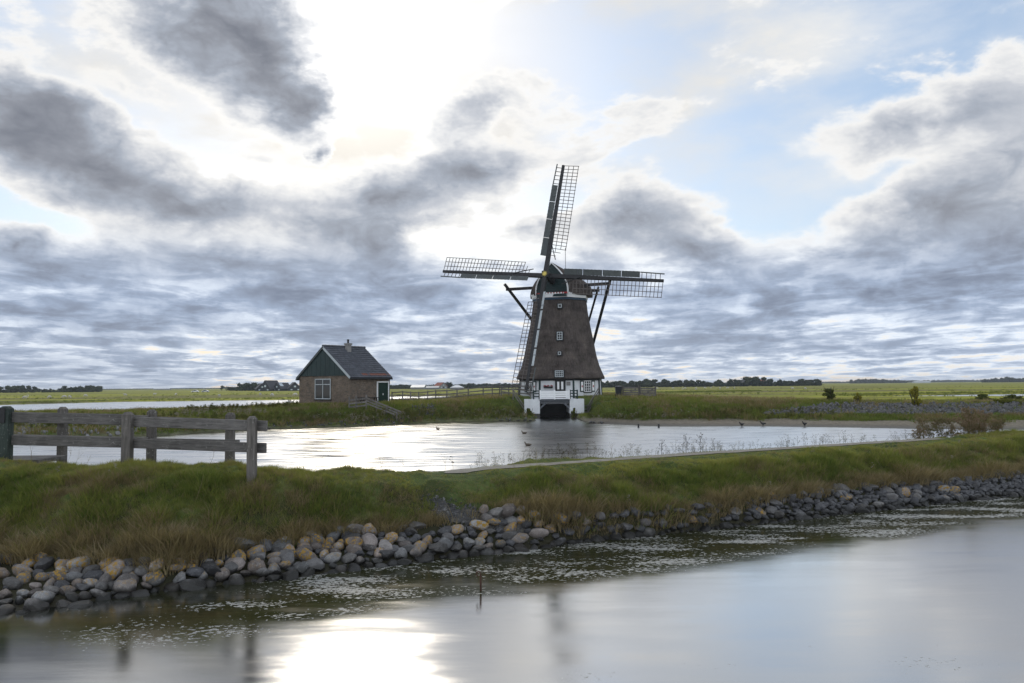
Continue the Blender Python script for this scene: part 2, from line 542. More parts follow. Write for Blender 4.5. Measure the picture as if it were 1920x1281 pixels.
def ip(u, L, k):
    return np.interp(u, L[:, 0], L[:, k])

def vnoise(x, y, seed=0):
    """smooth value noise in 0..1"""
    xi = np.floor(x).astype(np.int64); yi = np.floor(y).astype(np.int64)
    fx = x - xi; fy = y - yi
    fx = fx * fx * (3 - 2 * fx); fy = fy * fy * (3 - 2 * fy)
    def h(a, b):
        n = (a * 374761393 + b * 668265263 + seed * 974634777) & 0xffffffff
        n = ((n ^ (n >> 13)) * 1274126177) & 0xffffffff
        return ((n ^ (n >> 16)) & 0xffff) / 65535.0
    return (h(xi, yi) * (1 - fx) + h(xi + 1, yi) * fx) * (1 - fy) + (h(xi, yi + 1) * (1 - fx) + h(xi + 1, yi + 1) * fx) * fy

def fbm(x, y, oct=4, seed=0):
    t = 0; a = 0.5; s = 0
    for i in range(oct):
        t = t + a * vnoise(x * 2 ** i, y * 2 ** i, seed + i * 7); s += a; a *= 0.5
    return t / s

MILL = Vector((4.82, 79.0, 1.95))
INLET_X = (PD(1012, 760, 72.0).x, PD(1068, 760, 72.0).x)
INLET_Y = 72.0

def sstep(x, a, b):
    t = np.clip((x - a) / (b - a), 0, 1)
    return t * t * (3 - 2 * t)

PATH_PX = [(835, 889), (900, 881), (1000, 874), (1100, 867), (1200, 860), (1300, 853), (1400, 847), (1500, 840.5), (1600, 834), (1700, 828), (1760, 824)]
path_pts = []
for (x, y) in PATH_PX:
    path_pts.append(P(x, y, float(ip(np.array([ray(x, y).x / ray(x, y).y]), L_S2, 2)[0]) - 0.02))
path_xy = np.array([(p.x, p.y) for p in path_pts])
def dist_path(X, Y):
    d = np.full(X.shape, 1e9)
    for (x0, y0), (x1, y1) in zip(path_xy[:-1], path_xy[1:]):
        t = np.clip(((X - x0) * (x1 - x0) + (Y - y0) * (y1 - y0)) / ((x1 - x0) ** 2 + (y1 - y0) ** 2), 0, 1)
        d = np.minimum(d, np.hypot(X - x0 - t * (x1 - x0), Y - y0 - t * (y1 - y0)))
    return d

def terrain(X, Y):
    X = np.asarray(X, float); Y = np.asarray(Y, float)
    u = X / np.maximum(Y, 0.5)
    yw1 = ip(u, L_W1, 1); yt1 = ip(u, L_T1, 1); zt1 = ip(u, L_T1, 2)
    ys1 = ip(u, L_S1, 1); ys2 = ip(u, L_S2, 1); zs1 = ip(u, L_S1, 2); zs2 = ip(u, L_S2, 2)
    yt1 = np.maximum(yt1, yw1 + 0.15)
    yw3 = ip(u, L_W3, 1); yc3 = ip(u, L_C3, 1); zc3 = ip(u, L_C3, 2)
    bw = np.interp(u, *BACKW); sand = np.interp(u, *SAND)
    n1 = fbm(X * 1.1, Y * 1.1, 4, 3) - 0.5
    n2 = fbm(X * 0.35, Y * 0.35, 3, 9) - 0.5
    # ragged shore
    yw3 = yw3 + n2 * 1.6 * (1 - 0.5 * sand)
    kn = [(2.2, 1.3), (4.6, -0.5), (yw1 - 0.9, -0.55), (yw1, 0.0), (yt1, zt1), (yt1 * 0.45 + ys1 * 0.55, zt1 * 0.40 + zs1 * 0.60), (ys1, zs1), (ys1 + 0.45, zs1 * 0.4 + zs2 * 0.6 + 0.02), (np.maximum(ys2, ys1 + 0.8), zs2),
          (np.maximum(ys2, ys1 + 0.8) + 0.6, zs2 - 0.12), (ys2 + 3.4, 0.0), (ys2 + 5.0, -0.6), (yw3 - 2.5, -0.5), (yw3, 0.0),
          (yw3 + 0.7 + 4.0 * sand, 0.34 - 0.12 * sand), (np.maximum(yw3 * 0.3 + yc3 * 0.7, yw3 + 1.5 + 5 * sand), zc3 * (0.78 - 0.12 * sand)), (np.maximum(yc3, yw3 + 3.0 + 4 * sand), zc3), (yc3 + bw, zc3 - 0.03),
          (yc3 + bw + 7.0, 0.38), (20000.0, 0.38)]
    z = np.zeros_like(Y)
    py = np.zeros_like(Y); pz = np.full_like(Y, 1.5)
    for (ky, kz) in kn:
        ky = np.broadcast_to(np.asarray(ky, float), Y.shape); kz = np.broadcast_to(np.asarray(kz, float), Y.shape)
        inside = (Y >= py) & (Y < ky)
        t = (Y - py) / np.maximum(ky - py, 1e-4)
        z = np.where(inside, pz + (kz - pz) * t, z)
        py, pz = ky, kz
    above = sstep(z, 0.1, 0.6)
    tus = np.clip(fbm(X * 2.6, Y * 2.6, 3, 15) - 0.45, 0, 1)
    z = z + above * (n1 * 0.20 + n2 * 0.26 + tus * 0.26) * sstep(Y, 8, 14) * sstep(dist_path(X, Y), 0.2, 1.0) * (1 - 0.6 * sstep(Y, 100, 140))
    # raised yard of the mill
    dm = np.hypot(X - MILL.x, Y - MILL.y)
    z = np.where(Y > 60, z + (MILL.z - z) * sstep(dm, 12.0, 7.0) * sstep(Y, 69.0, 73.0), z)
    # river and ditches beyond
    for (ru, lo, hi) in RIVER:
        a = np.interp(u, ru, lo); b = np.interp(u, ru, hi)
        wob = (fbm(X * 0.08, Y * 0.08, 3, 21) - 0.5) * 5
        m = sstep(Y, a - 1.5 + wob, a + 1.5 + wob) * sstep(Y, b + 3 + wob, b - 3 + wob) * ((u > ru[0]) & (u < ru[-1]))
        z = z - m * 1.0
    # inlet channel under the mill
    cx = (INLET_X[0] + INLET_X[1]) / 2; hw = (INLET_X[1] - INLET_X[0]) / 2
    ch = sstep(np.abs(X - cx), hw + 0.9, hw - 0.1) * sstep(Y, 58, 62) * sstep(Y, 80.5, 78.5)
    apron = sstep(np.abs(X - cx), hw + 3.0, hw + 1.7) * sstep(Y, 60, 66) * sstep(Y, 73.6, 73.2)
    z = z * (1 - apron) + np.minimum(z, 0.30 + 0.25 * n1) * apron
    z = z * (1 - ch) + np.minimum(z, -0.7) * ch
    return z

def tz(x, y):
    return float(terrain(np.array([x]), np.array([y]))[0])

# attribute masks used by the ground material and by the planting
def masks(X, Y, Z):
    u = X / np.maximum(Y, 0.5)
    yw1 = ip(u, L_W1, 1); ys1 = ip(u, L_S1, 1); ys2 = ip(u, L_S2, 1); yw3 = ip(u, L_W3, 1); yc3 = ip(u, L_C3, 1)
    sand = np.interp(u, *SAND)
    nz = fbm(X * 0.5, Y * 0.5, 4, 33) - 0.5
    s = sstep(Z + nz * 0.35, 0.42, 0.16) * (Y > yw3 - 3) * (Y < yw3 + 12)
    s = s * (0.35 + 0.65 * sand)
    s = np.maximum(s, sstep(Z, 0.12, -0.05))
    yt = np.maximum(ip(u, L_T1, 1), yw1 + 0.15)
    soil = sstep(Y, yt + 0.25, yt - 0.1) * sstep(Y, yw1 - 1.0, yw1 - 0.6) * (Y < 34)
    soil = np.maximum(soil, 0.7 * sstep(Y, ys1 + 0.3, ys1 - 0.2) * (Y > yt) * (Y < 34) * sstep(fbm(X * 1.3, Y * 1.3, 3, 77), 0.35, 0.6))
    return s, soil

def ground_mat():
    def b(g):
        p = wpos(g)
        px, py, pz = g.sep(p)
        sand = g.n('ShaderNodeAttribute', attribute_name='sand').outputs['Fac']
        n1 = g.noise(p, 0.55, 6, 0.62)
        n2 = g.noise(p, 5.0, 5, 0.65)
        n3 = g.noise(p, 22.0, 3, 0.6)
        turf = g.ramp(n1, [(0.30, (0.045, 0.065, 0.022)), (0.48, (0.078, 0.105, 0.030)), (0.60, (0.110, 0.118, 0.040)), (0.74, (0.125, 0.110, 0.055))])
        turf = g.vm('SCALE', turf, scale=g.lin(n2, 0.3, 0.7, 0.6, 1.35))
        # pasture beyond: long strips of different growth
        q = g.mapping(p, (0, 0, 0), (0, 0, R(9)), (0.0035, 0.028, 1.0))
        f1 = g.noise(q, 1.0, 5, 0.6, 0.3)
        f2 = g.noise(g.mapping(p, (5, 3, 0), (0, 0, R(-4)), (0.02, 0.13, 1.0)), 1.0, 5, 0.65)
        past = g.ramp(f1, [(0.30, (0.075, 0.072, 0.030)), (0.40, (0.17, 0.19, 0.026)), (0.50, (0.31, 0.31, 0.026)), (0.57, (0.120, 0.115, 0.038)), (0.68, (0.22, 0.195, 0.055))])
        past = g.mix(g.smooth(f2, 0.54, 0.68, 0.0, 0.7), past, (0.060, 0.058, 0.028))
        past = g.vm('SCALE', past, scale=g.lin(g.noise(p, 0.8, 5, 0.6), 0.3, 0.7, 0.75, 1.25))
        far = g.smooth(py, 84.0, 100.0)
        col = g.mix(far, turf, past)
        mud = g.ramp(n2, [(0.3, (0.085, 0.075, 0.058)), (0.5, (0.19, 0.165, 0.130)), (0.7, (0.27, 0.24, 0.195))])
        wet = g.smooth(pz, 0.16, 0.02)
        mud = g.mix(g.m('MULTIPLY', wet, 0.75), mud, (0.045, 0.040, 0.030))
        col = g.mix(sand, col, mud)
        soil = g.n('ShaderNodeAttribute', attribute_name='soil').outputs['Fac']
        col = g.mix(g.m('MULTIPLY', soil, 0.9), col, (0.030, 0.027, 0.018))
        h = g.m('ADD', g.m('MULTIPLY', n2, 0.7), g.m('MULTIPLY', n3, 0.3))
        return pbsdf(g, col, g.lin(wet, 0, 1, 0.95, 0.5), g.bump(h, 0.8, 0.06), 0.15)
    return mat('ground_turf', b)

def build_ground():
    A = np.concatenate([np.radians(np.linspace(-86, -44, 40)), np.radians(np.arange(-43.5, 43.6, 0.14)), np.radians(np.linspace(44, 86, 40))])
    ys = np.concatenate([np.arange(2.0, 10.0, 0.5), np.arange(10.0, 30.0, 0.1), np.arange(30.0, 46.0, 0.8), np.arange(46.0, 96.0, 0.30),
                         np.arange(96.0, 290.0, 1.5), np.geomspace(290.0, 5000.0, 46)])
    # columns of constant bearing, rows of constant forward distance
    U = np.tan(np.clip(A, -R(62), R(62)))
    U = np.unique(np.round(U, 6))
    YY, UU = np.meshgrid(ys, U, indexing='ij')
    XX = UU * YY
    ZZ = terrain(XX, YY)
    sand, soil = masks(XX, YY, ZZ)
    nr, nc = XX.shape
    v = np.stack([XX, YY, ZZ], -1).reshape(-1, 3)
    i = np.arange(nr * nc).reshape(nr, nc)
    f = np.stack([i[:-1, :-1], i[:-1, 1:], i[1:, 1:], i[1:, :-1]], -1).reshape(-1, 4)
    me = np_mesh('ground', v, f, ground_mat(), True, {'sand': sand, 'soil': soil})
    o = link('ground', me)
    tag(o, 'grassy polder land with dike and banks reaching the horizon', None, None, 'structure')
build_ground()

# ------------------------------------------------------------------ water
def water_mat(name, deep, rough, scum):
    def b(g):
        p = wpos(g)
        n = g.noise(g.mapping(p, rot=(0, 0, R(-20)), scale=(0.35, 1.6, 1)), 1.0, 5, 0.6)
        n2 = g.noise(g.mapping(p, rot=(0, 0, R(-20)), scale=(1.2, 6.0, 1)), 1.0, 3, 0.5)
        hgt = g.m('ADD', g.m('MULTIPLY', n, 0.6), g.m('MULTIPLY', n2, 0.4))
        nrm = g.bump(hgt, 0.07 if scum else 0.03, 0.02)
        dif = g.n('ShaderNodeBsdfDiffuse'); g.put(dif.inputs[0], deep)
        gl = g.n('ShaderNodeBsdfGlossy', distribution='BECKMANN'); g.put(gl.inputs['Color'], (0.97, 0.97, 0.97))
        g.put(gl.inputs['Roughness'], g.lin(n, 0.3, 0.7, rough * 0.7, rough * 1.3)); g.put(gl.inputs['Normal'], nrm)
        lw = g.n('ShaderNodeFresnel'); lw.inputs[0].default_value = 1.33
        geo = g.n('ShaderNodeNewGeometry')
        cosv = g.m('ABSOLUTE', g.vm('DOT_PRODUCT', geo.outputs['Incoming'], geo.outputs['Normal']))
        fac = g.m('POWER', g.m('SUBTRACT', 1.0, cosv, clamp=True), 1.35)
        fac = g.m('MULTIPLY_ADD', fac, 0.93, 0.05)
        mx = g.n('ShaderNodeMixShader'); g.put(mx.inputs[0], fac)
        g.t.links.new(dif.outputs[0], mx.inputs[1]); g.t.links.new(gl.outputs[0], mx.inputs[2])
        res = mx.outputs[0]
        if scum:
            # floating weed and scum drifting along the stones
            near = g.n('ShaderNodeAttribute', attribute_name='shore').outputs['Fac']
            patch = g.n('ShaderNodeAttribute', attribute_name='patch').outputs['Fac']
            m1 = g.noise(g.mapping(p, rot=(0, 0, R(-28)), scale=(12.0, 15.0, 1)), 1.0, 5, 0.64)
            m2 = g.noise(g.mapping(p, rot=(0, 0, R(-28)), scale=(0.5, 1.5, 1)), 1.0, 4, 0.6)
            thr = g.m('SUBTRACT', 0.82, g.m('MULTIPLY', near, g.lin(m2, 0.34, 0.64, 0.10, 0.41)))
            thr = g.m('SUBTRACT', thr, g.m('MULTIPLY', patch, 0.27))
            k = g.smooth(g.m('SUBTRACT', m1, thr), 0.0, 0.035)
            fl = g.noise(p, 30.0, 3, 0.6)
            fcol = g.mix(g.smooth(fl, 0.48, 0.66), (0.52, 0.52, 0.51), (0.14, 0.15, 0.09))
            sc = pbsdf(g, fcol, 0.45, g.bump(m1, 1.0, 0.12), 0.6)
            dk = g.n('ShaderNodeBsdfDiffuse'); g.put(dk.inputs[0], (0.030, 0.032, 0.014))
            weed = g.m('MULTIPLY', g.smooth(g.m('MULTIPLY', near, m2), 0.18, 0.5), 0.75)
            mw = g.n('ShaderNodeMixShader'); g.put(mw.inputs[0], weed)
            g.t.links.new(res, mw.inputs[1]); g.t.links.new(dk.outputs[0], mw.inputs[2])
            m3 = g.n('ShaderNodeMixShader'); g.put(m3.inputs[0], g.m('MULTIPLY', k, 0.92))
            g.t.links.new(mw.outputs[0], m3.inputs[1]); g.t.links.new(sc, m3.inputs[2])
            res = m3.outputs[0]
        return res
    return mat(name, b)

def build_water():
    # canal in front of the dike
    ys = np.concatenate([np.arange(-40, 6, 4.0), np.arange(6.0, 34.0, 0.25)])
    xs = np.concatenate([np.arange(-60, -16, 4.0), np.arange(-16.0, 30.0, 0.25), np.arange(30, 62, 4.0)])
    XX, YY = np.meshgrid(xs, ys)
    u = XX / np.maximum(YY, 0.5)
    yw1 = ip(u, L_W1, 1)
    dist = (yw1 - YY) * 0.85
    wob = (fbm(XX * 0.4, YY * 0.4, 3, 5) - 0.5) * 1.2
    width = np.interp(u, [ux(-200), ux(250), ux(600), ux(960), ux(1400), ux(1920)], [0.8, 1.8, 2.6, 3.0, 3.3, 3.5])
    shore = sstep(dist + wob * 0.5, width * 1.22, width * 0.62) * np.interp(u, [ux(0), ux(350), ux(650)], [0.4, 0.75, 1.0])
    patch = np.zeros_like(XX)
    for (px_, py_, rx, ry, wgt) in [(290, 1205, 1.15, 0.42, 1.0), (420, 1190, 0.7, 0.25, 0.9), (200, 1230, 0.5, 0.15, 0.9), (370, 1140, 0.25, 0.08, 0.7), (130, 1195, 0.25, 0.07, .8),
                                  (1330, 1250, 0.9, 0.25, 0.95), (1750, 1245, 1.0, 0.35, 1.0), (1100, 1268, 0.6, 0.22, 1.25), (1800, 1205, 1.3, 0.2, .9), (1140, 1135, .5, .12, .9), (1500, 1215, .7, .15, .85), (985, 1255, .5, .15, .9)]:
        c = P(px_, py_, 0.0)
        patch = np.maximum(patch, wgt * np.exp(-((XX - c.x) / rx) ** 2 - ((YY - c.y) / ry) ** 2))
    nr, nc = XX.shape
    i = np.arange(nr * nc).reshape(nr, nc)
    f = np.stack([i[:-1, :-1], i[:-1, 1:], i[1:, 1:], i[1:, :-1]], -1).reshape(-1, 4)
    v = np.stack([XX, YY, np.zeros_like(XX)], -1).reshape(-1, 3)
    # only the part in front of the dike's crest line
    keep = (YY < ip(u, L_S1, 1) + 0.3).reshape(-1) | (YY.reshape(-1) < 6)
    f = f[keep[f].all(1)]
    me = np_mesh('canal_water', v, f, water_mat('canal_water', (0.012, 0.014, 0.008), 0.165, True), True, {'shore': shore, 'patch': patch})
    tag(link('canal_water', me), 'still canal water with drifting scum along the stones', None, None, 'structure')
    # pond between the banks
    m2 = water_mat('pond_water', (0.030, 0.030, 0.022), 0.31, False)
    us = np.linspace(-1.6, 1.6, 40)
    va = []; fa = []
    for k, uu in enumerate(us):
        ya = float(ip(np.array([uu]), L_S2, 1)[0]) + 1.2
        va += [(uu * ya, ya, 0), (uu * 82.0, 82.0, 0)]
    fa = [(2 * k, 2 * k + 2, 2 * k + 3, 2 * k + 1) for k in range(len(us) - 1)]
    tag(link('pond_water', np_mesh('pond_water', va, fa, m2)), 'smooth pale pond water between dike and mill bank', None, None, 'structure')
    va = [(-500, 84, 0), (500, 84, 0), (500, 420, 0), (-500, 420, 0)]
    tag(link('river_water', np_mesh('river_water', va, [(0, 1, 2, 3)], m2)), 'pale strips of water lying across the far meadows', None, None, 'structure')
build_water()

# ------------------------------------------------------------------ windmill
GREEN = plain('dark_green_paint', (0.013, 0.030, 0.031), 0.45, 0.2, 3.0)
DARKW = plain('tarred_timber', (0.026, 0.026, 0.028), 0.6, 0.35, 4.0, stretch=(1, 1, 1))
GREYW = plain('painted_grey_timber', (0.10, 0.11, 0.125), 0.6, 0.3, 4.0)
LATH = plain('weathered_lath', (0.12, 0.105, 0.10), 0.75, 0.25, 6.0)
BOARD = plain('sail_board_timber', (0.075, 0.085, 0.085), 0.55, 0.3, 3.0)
PALEBOARD = plain('pale_frame_and_lit_board', (0.42, 0.46, 0.48), 0.5, 0.15, 3.0)  # pale frames, and the lower sail's boards with skylight put into the colour
WHITE = plain('white_paint', (0.80, 0.81, 0.82), 0.55, 0.07, 3.0)
RED = plain('red_paint', (0.35, 0.03, 0.03), 0.5, 0.15, 3.0)
NAVY = plain('dark_blue_paint', (0.02, 0.045, 0.075), 0.5, 0.15, 3.0)
BLACK = plain('black_paint', (0.012, 0.014, 0.016), 0.5, 0.2, 3.0)
GOLD = plain('gilded_paint', (0.75, 0.60, 0.15), 0.35, 0.15, 3.0)
GREYSTONE = plain('grey_plaster', (0.23, 0.225, 0.22), 0.9, 0.2, 3.0)

def glass_mat():
    def b(g):
        n = g.noise(opos(g), 1.5, 3, 0.5)
        return pbsdf(g, (0.02, 0.025, 0.03), 0.06, g.bump(n, 0.05, 0.02), 0.35)
    return mat('window_glass', b)
GLASS = glass_mat()

def thatch_mat():
    def b(g):
        p = opos(g)
        n1 = g.noise(g.mapping(p, scale=(9, 9, 1.1)), 1.0, 6, 0.7)
        n2 = g.noise(g.mapping(p, scale=(1, 1, 0.9)), 1.0, 5, 0.6)
        n3 = g.noise(g.mapping(p, scale=(40, 40, 7)), 1.0, 3, 0.6)
        bands = g.noise(g.mapping(p, scale=(0.25, 0.25, 2.6)), 1.0, 3, 0.6)
        col = g.ramp(n2, [(0.30, (0.056, 0.047, 0.044)), (0.5, (0.088, 0.075, 0.069)), (0.70, (0.120, 0.102, 0.090))])
        k = g.m('MULTIPLY', g.lin(n1, 0.3, 0.7, 0.65, 1.3), g.lin(n3, 0.3, 0.7, 0.7, 1.25))
        k = g.m('MULTIPLY', k, g.lin(bands, 0.3, 0.7, 0.85, 1.15))
        col = g.vm('SCALE', col, scale=k)
        moss = g.smooth(g.noise(p, 0.7, 4, 0.6), 0.56, 0.72)
        col = g.mix(g.m('MULTIPLY', moss, 0.25), col, (0.050, 0.055, 0.028))
        h = g.m('ADD', g.m('MULTIPLY', n1, 0.5), g.m('MULTIPLY', n3, 0.5))
        return pbsdf(g, col, 0.95, g.bump(h, 0.9, 0.05), 0.08)
    return mat('thatch', b)
THATCH = thatch_mat()

def brickish(name, c1, c2, mortar, sc=1.0, paint=False):
    def b(g):
        # bricks are laid in the wall's own u (horizontal) and v (height), written per face corner
        uv = g.n('ShaderNodeUVMap').outputs[0]
        br = g.n('ShaderNodeTexBrick')
        g.put(br.inputs['Vector'], uv)
        g.put(br.inputs['Color1'], c1); g.put(br.inputs['Color2'], c2); g.put(br.inputs['Mortar'], mortar)
        br.inputs['Scale'].default_value = sc
        br.inputs['Mortar Size'].default_value = 0.008
        br.inputs['Brick Width'].default_value = 0.22
        br.inputs['Row Height'].default_value = 0.065
        n = g.noise(opos(g), 2.0, 6, 0.65)
        n2 = g.noise(opos(g), 14.0, 4, 0.65)
        k = g.m('MULTIPLY', g.lin(n, 0.3, 0.7, 0.72, 1.25), g.lin(n2, 0.3, 0.7, 0.7, 1.3)) if not paint else g.lin(n, 0.3, 0.7, 0.9, 1.05)
        col = g.vm('SCALE', br.outputs['Color'], scale=k)
        if paint:
            st = g.smooth(g.noise(g.mapping(opos(g), scale=(1.5, 1.5, 0.6)), 1.6, 5, 0.7), 0.58, 0.72)
            col = g.mix(g.m('MULTIPLY', st, 0.3), col, (0.38, 0.37, 0.33))
        h = g.m('ADD', g.m('MULTIPLY', br.outputs['Fac'], -0.6), g.m('MULTIPLY', n2, 0.4))
        return pbsdf(g, col, 0.9, g.bump(h, 0.6, 0.012), 0.15)
    return mat(name, b)
BRICK = brickish('brown_brick', (0.175, 0.125, 0.088), (0.085, 0.066, 0.055), (0.21, 0.195, 0.17))
WHITEBRICK = brickish('white_painted_brick', (0.74, 0.76, 0.78), (0.70, 0.72, 0.75), (0.60, 0.62, 0.64), 1.0, True)

def wall_uv(me):
    """u along the wall, v = height, metres"""
    uvl = me.uv_layers.new(name='UVMap')
    for p in me.polygons:
        n = p.normal
        t = Vector((-n.y, n.x, 0))
        if t.length < 1e-3: t = Vector((1, 0, 0))
        t.normalize()
        for li in p.loop_indices:
            co = me.vertices[me.loops[li].vertex_index].co
            uvl.data[li].uv = (co.dot(t), co.z)

# ---- the body
mill = empty('windmill', MILL, 0.0, 'tall thatched windmill with four lattice sails and a white base', 'windmill')
GZ = 0.0                                   # local ground level
OCT0 = R(-90 + 12.7)                       # bearing of the first corner right of the front face
def octv(r, z, k):
    a = OCT0 + R(45) * k
    return Vector((r * math.cos(a), r * math.sin(a), z))
S78 = 79.0 / FPX                           # metres per photo pixel at the mill
def zpx(y, dist=76.5):                     # height (local) of a photo row on the mill front
    return EYE + (721.8 - y) * dist / FPX - MILL.z

Z_EAVE, Z_TOP = zpx(711), zpx(561)
prof = [(Z_EAVE, 4.58), (Z_EAVE + 0.12, 4.62), (Z_EAVE + 0.55, 4.38), (Z_EAVE + 1.3, 4.07), (Z_EAVE + 2.4, 3.76), (Z_EAVE + 3.6, 3.50), (Z_EAVE + 5.2, 3.18), (Z_EAVE + 6.6, 2.93), (Z_TOP, 2.78)]
me = bpy.data.meshes.new('thatched_body')
bm = bmesh.new()
NS = 6                                     # points per face, rounded corners
rings = []
for i, (z, r) in enumerate(prof):
    ring = []
    for k in range(8):
        a, b = octv(r, z, k), octv(r, z, k + 1)
        for j in range(NS):
            t = j / NS
            p = a.lerp(b, t)
            if j == 0: p = Vector((p.x * 0.985, p.y * 0.985, p.z))
            rad = 1.0 + 0.006 * math.sin(k * 7 + j * 3 + i * 2.1)
            ring.append(bm.verts.new((p.x * rad, p.y * rad, p.z + (0.03 * math.sin(j * 1.7 + k * 2.3) if i == 0 else 0))))
    rings.append(ring)
inner = [bm.verts.new((v.co.x * 0.90, v.co.y * 0.90, v.co.z + 0.06)) for v in rings[0]]
n = len(inner)
for a, b in [(inner, rings[0])] + list(zip(rings[:-1], rings[1:])):
    for j in range(n):
        bm.faces.new((a[j], a[(j + 1) % n], b[(j + 1) % n], b[j]))
bm.faces.new(rings[-1])
bmesh.ops.recalc_face_normals(bm, faces=bm.faces)
for f in bm.faces: f.smooth = len(f.verts) == 4
bm.to_mesh(me); bm.free(); me.materials.append(THATCH)
link('thatched_body', me, mill)

def ring_band(name, m, z0, r0, z1, r1, th, parent=mill):
    mb = MB()
    o0 = [octv(r0, z0, k) for k in range(8)]; o1 = [octv(r1, z1, k) for k in range(8)]
    i0 = [octv(r0 - th, z0, k) for k in range(8)]; i1 = [octv(r1 - th, z1, k) for k in range(8)]
    vs = o0 + o1 + i0 + i1
    fs = []
    for k in range(8):
        q = (k + 1) % 8
        fs += [(k, q, 8 + q, 8 + k), (16 + q, 16 + k, 24 + k, 24 + q), (8 + k, 8 + q, 24 + q, 24 + k), (q, k, 16 + k, 16 + q)]
    mb.add(vs, fs)
    return mb.build(name, m, parent)
ring_band('blue_band', NAVY, Z_TOP - 0.02, 2.85, zpx(557), 2.83, 0.25)
ring_band('white_band', WHITE, zpx(557), 2.88, zpx(551), 2.92, 0.3)
# scalloped edging on the white band
mb = MB()
for k in range(8):
    a, b = octv(2.93, zpx(551), k), octv(2.93, zpx(551), k + 1)
    nrm = ((a + b) / 2); nrm.z = 0; nrm.normalize()
    for j in range(8):
        p = a.lerp(b, (j + 0.5) / 8)
        d = (b - a) / 8 * 0.48
        mb.prism([p - d - Vector((0, 0, 0.0)), p + d, p + d * 0.5 + Vector((0, 0, 0.13)), p + Vector((0, 0, 0.17)), p - d * 0.5 + Vector((0, 0, 0.13))], nrm * 0.04)
mb.build('scalloped_edging', WHITE, mill)
ring_band('eave_board', BLACK, Z_EAVE - 0.16, 4.24, Z_EAVE + 0.05, 4.26, 0.2)
RW = 4.14
wallz = (-0.75, Z_EAVE - 0.1)
mb = MB()
mb.add([octv(RW + 0.10, wallz[0], k) for k in range(8)] + [octv(RW, wallz[1], k) for k in range(8)],
       [(k, (k + 1) % 8, 8 + (k + 1) % 8, 8 + k) for k in range(8)] + [tuple(range(7, -1, -1)), tuple(range(8, 16))])
bw = mb.build('white_wall', WHITEBRICK, mill); wall_uv(bw.data)
for k in (-2, -1, 0, 1, 2):
    mb = MB()
    a, b = octv(RW + 0.125, wallz[0], k), octv(RW + 0.03, wallz[1], k)
    out = Vector((a.x, a.y, 0)).normalized()
    mb.beam(a, b, 0.16, 0.10, up=out)
    mb.build('corner_post', GREEN, mill)

# frame on a face: s along the face (to the right seen from outside), height z, offset out
def face_frame(k):
    """face between corner k-1 and corner k (k = 0: front face)"""
    a, b = octv(RW, 0, k - 1), octv(RW, 0, k)
    c = (a + b) / 2
    nrm = Vector((c.x, c.y, 0)).normalized()
    t = Vector((-nrm.y, nrm.x, 0))       # to the right when looking at the face from outside
    return c, t, nrm

def fbox(mb, c, t, nrm, s, z, w, h, off, th):
    ctr = c + t * s + Vector((0, 0, z)) + nrm * off
    rot = Matrix((t, nrm, Vector((0, 0, 1)))).transposed()
    mb.box(ctr, (w, th, h), rot)

def window(parent, c, t, nrm, s, z, w, h, off, nx, nz, frame=WHITE, fw=0.07, bar=0.035, name='window'):
    mb = MB(); fbox(mb, c, t, nrm, s, z, w, h, off, 0.05)
    win = mb.build(name, GLASS, parent)
    fr = MB()
    for sx in (-1, 1): fbox(fr, c, t, nrm, s + sx * (w / 2 - fw / 2), z, fw, h, off + 0.035, 0.06)
    for sz in (-1, 1): fbox(fr, c, t, nrm, s, z + sz * (h / 2 - fw / 2), w - 2 * fw, fw, off + 0.035, 0.06)
    fr.build('frame', frame, win)
    gb = MB()
    for i in range(1, nx): fbox(gb, c, t, nrm, s - w / 2 + w * i / nx, z, bar, h - 2 * fw, off + 0.034, 0.035)
    for i in range(1, nz): fbox(gb, c, t, nrm, s, z - h / 2 + h * i / nz, w - 2 * fw, bar, off + 0.036, 0.03)
    if gb.v: gb.build('glazing_bars', frame, win)
    return win

# small windows set in the thatch of the front face
c0, t0, n0 = face_frame(0)
def rad_at(z):
    zs = [p[0] for p in prof]; rs = [p[1] for p in prof]
    return float(np.interp(z, zs, rs)) * math.cos(R(22.5))
def thatch_window(y0, y1, w, nx, nz, x):
    z0, z1 = zpx(y1), zpx(y0); zc = (z0 + z1) / 2
    r = rad_at(zc)
    c = n0 * r
    s = x
    mb = MB()
    fbox(mb, c, t0, n0, s, zc, w + 0.16, (z1 - z0) + 0.14, 0.02, 0.42)
    bx = mb.build('dormer_box', BLACK, mill)
    window(mill, c, t0, n0, s, zc + 0.02, w, z1 - z0, 0.23, nx, nz, PALEBOARD, 0.06, 0.04)
    return bx
thatch_window(571, 578, 0.36, 1, 1, 0.30)
thatch_window(624, 639, 0.52, 2, 3, 0.30)
thatch_window(661, 667, 0.30, 1, 1, 0.30)
thatch_window(696, 708, 0.80, 4, 3, 0.32)

# door on the front face with white panels
zc_door = zpx(725); hd = 2.1
mb = MB(); fbox(mb, c0, t0, n0, 0.36, Z_EAVE - 0.15 - hd / 2, 0.98, hd, 0.06, 0.10)
door = mb.build('door', BLACK, mill)
for sx in (-1, 1):
    mb = MB(); fbox(mb, c0, t0, n0, 0.36 + sx * 0.19, Z_EAVE - 0.62, 0.20, 0.72, 0.125, 0.03); mb.build('door_panel', WHITE, door)
mb = MB(); fbox(mb, c0, t0, n0, 0.36, Z_EAVE - 1.25, 0.7, 0.10, 0.125, 0.03); mb.build('door_panel', WHITE, door)
mb = MB(); fbox(mb, c0, t0, n0, 1.13, Z_EAVE - 0.45, 0.36, 0.36, 0.07, 0.05); pl_ = mb.build('notice_board', GREYSTONE, mill)
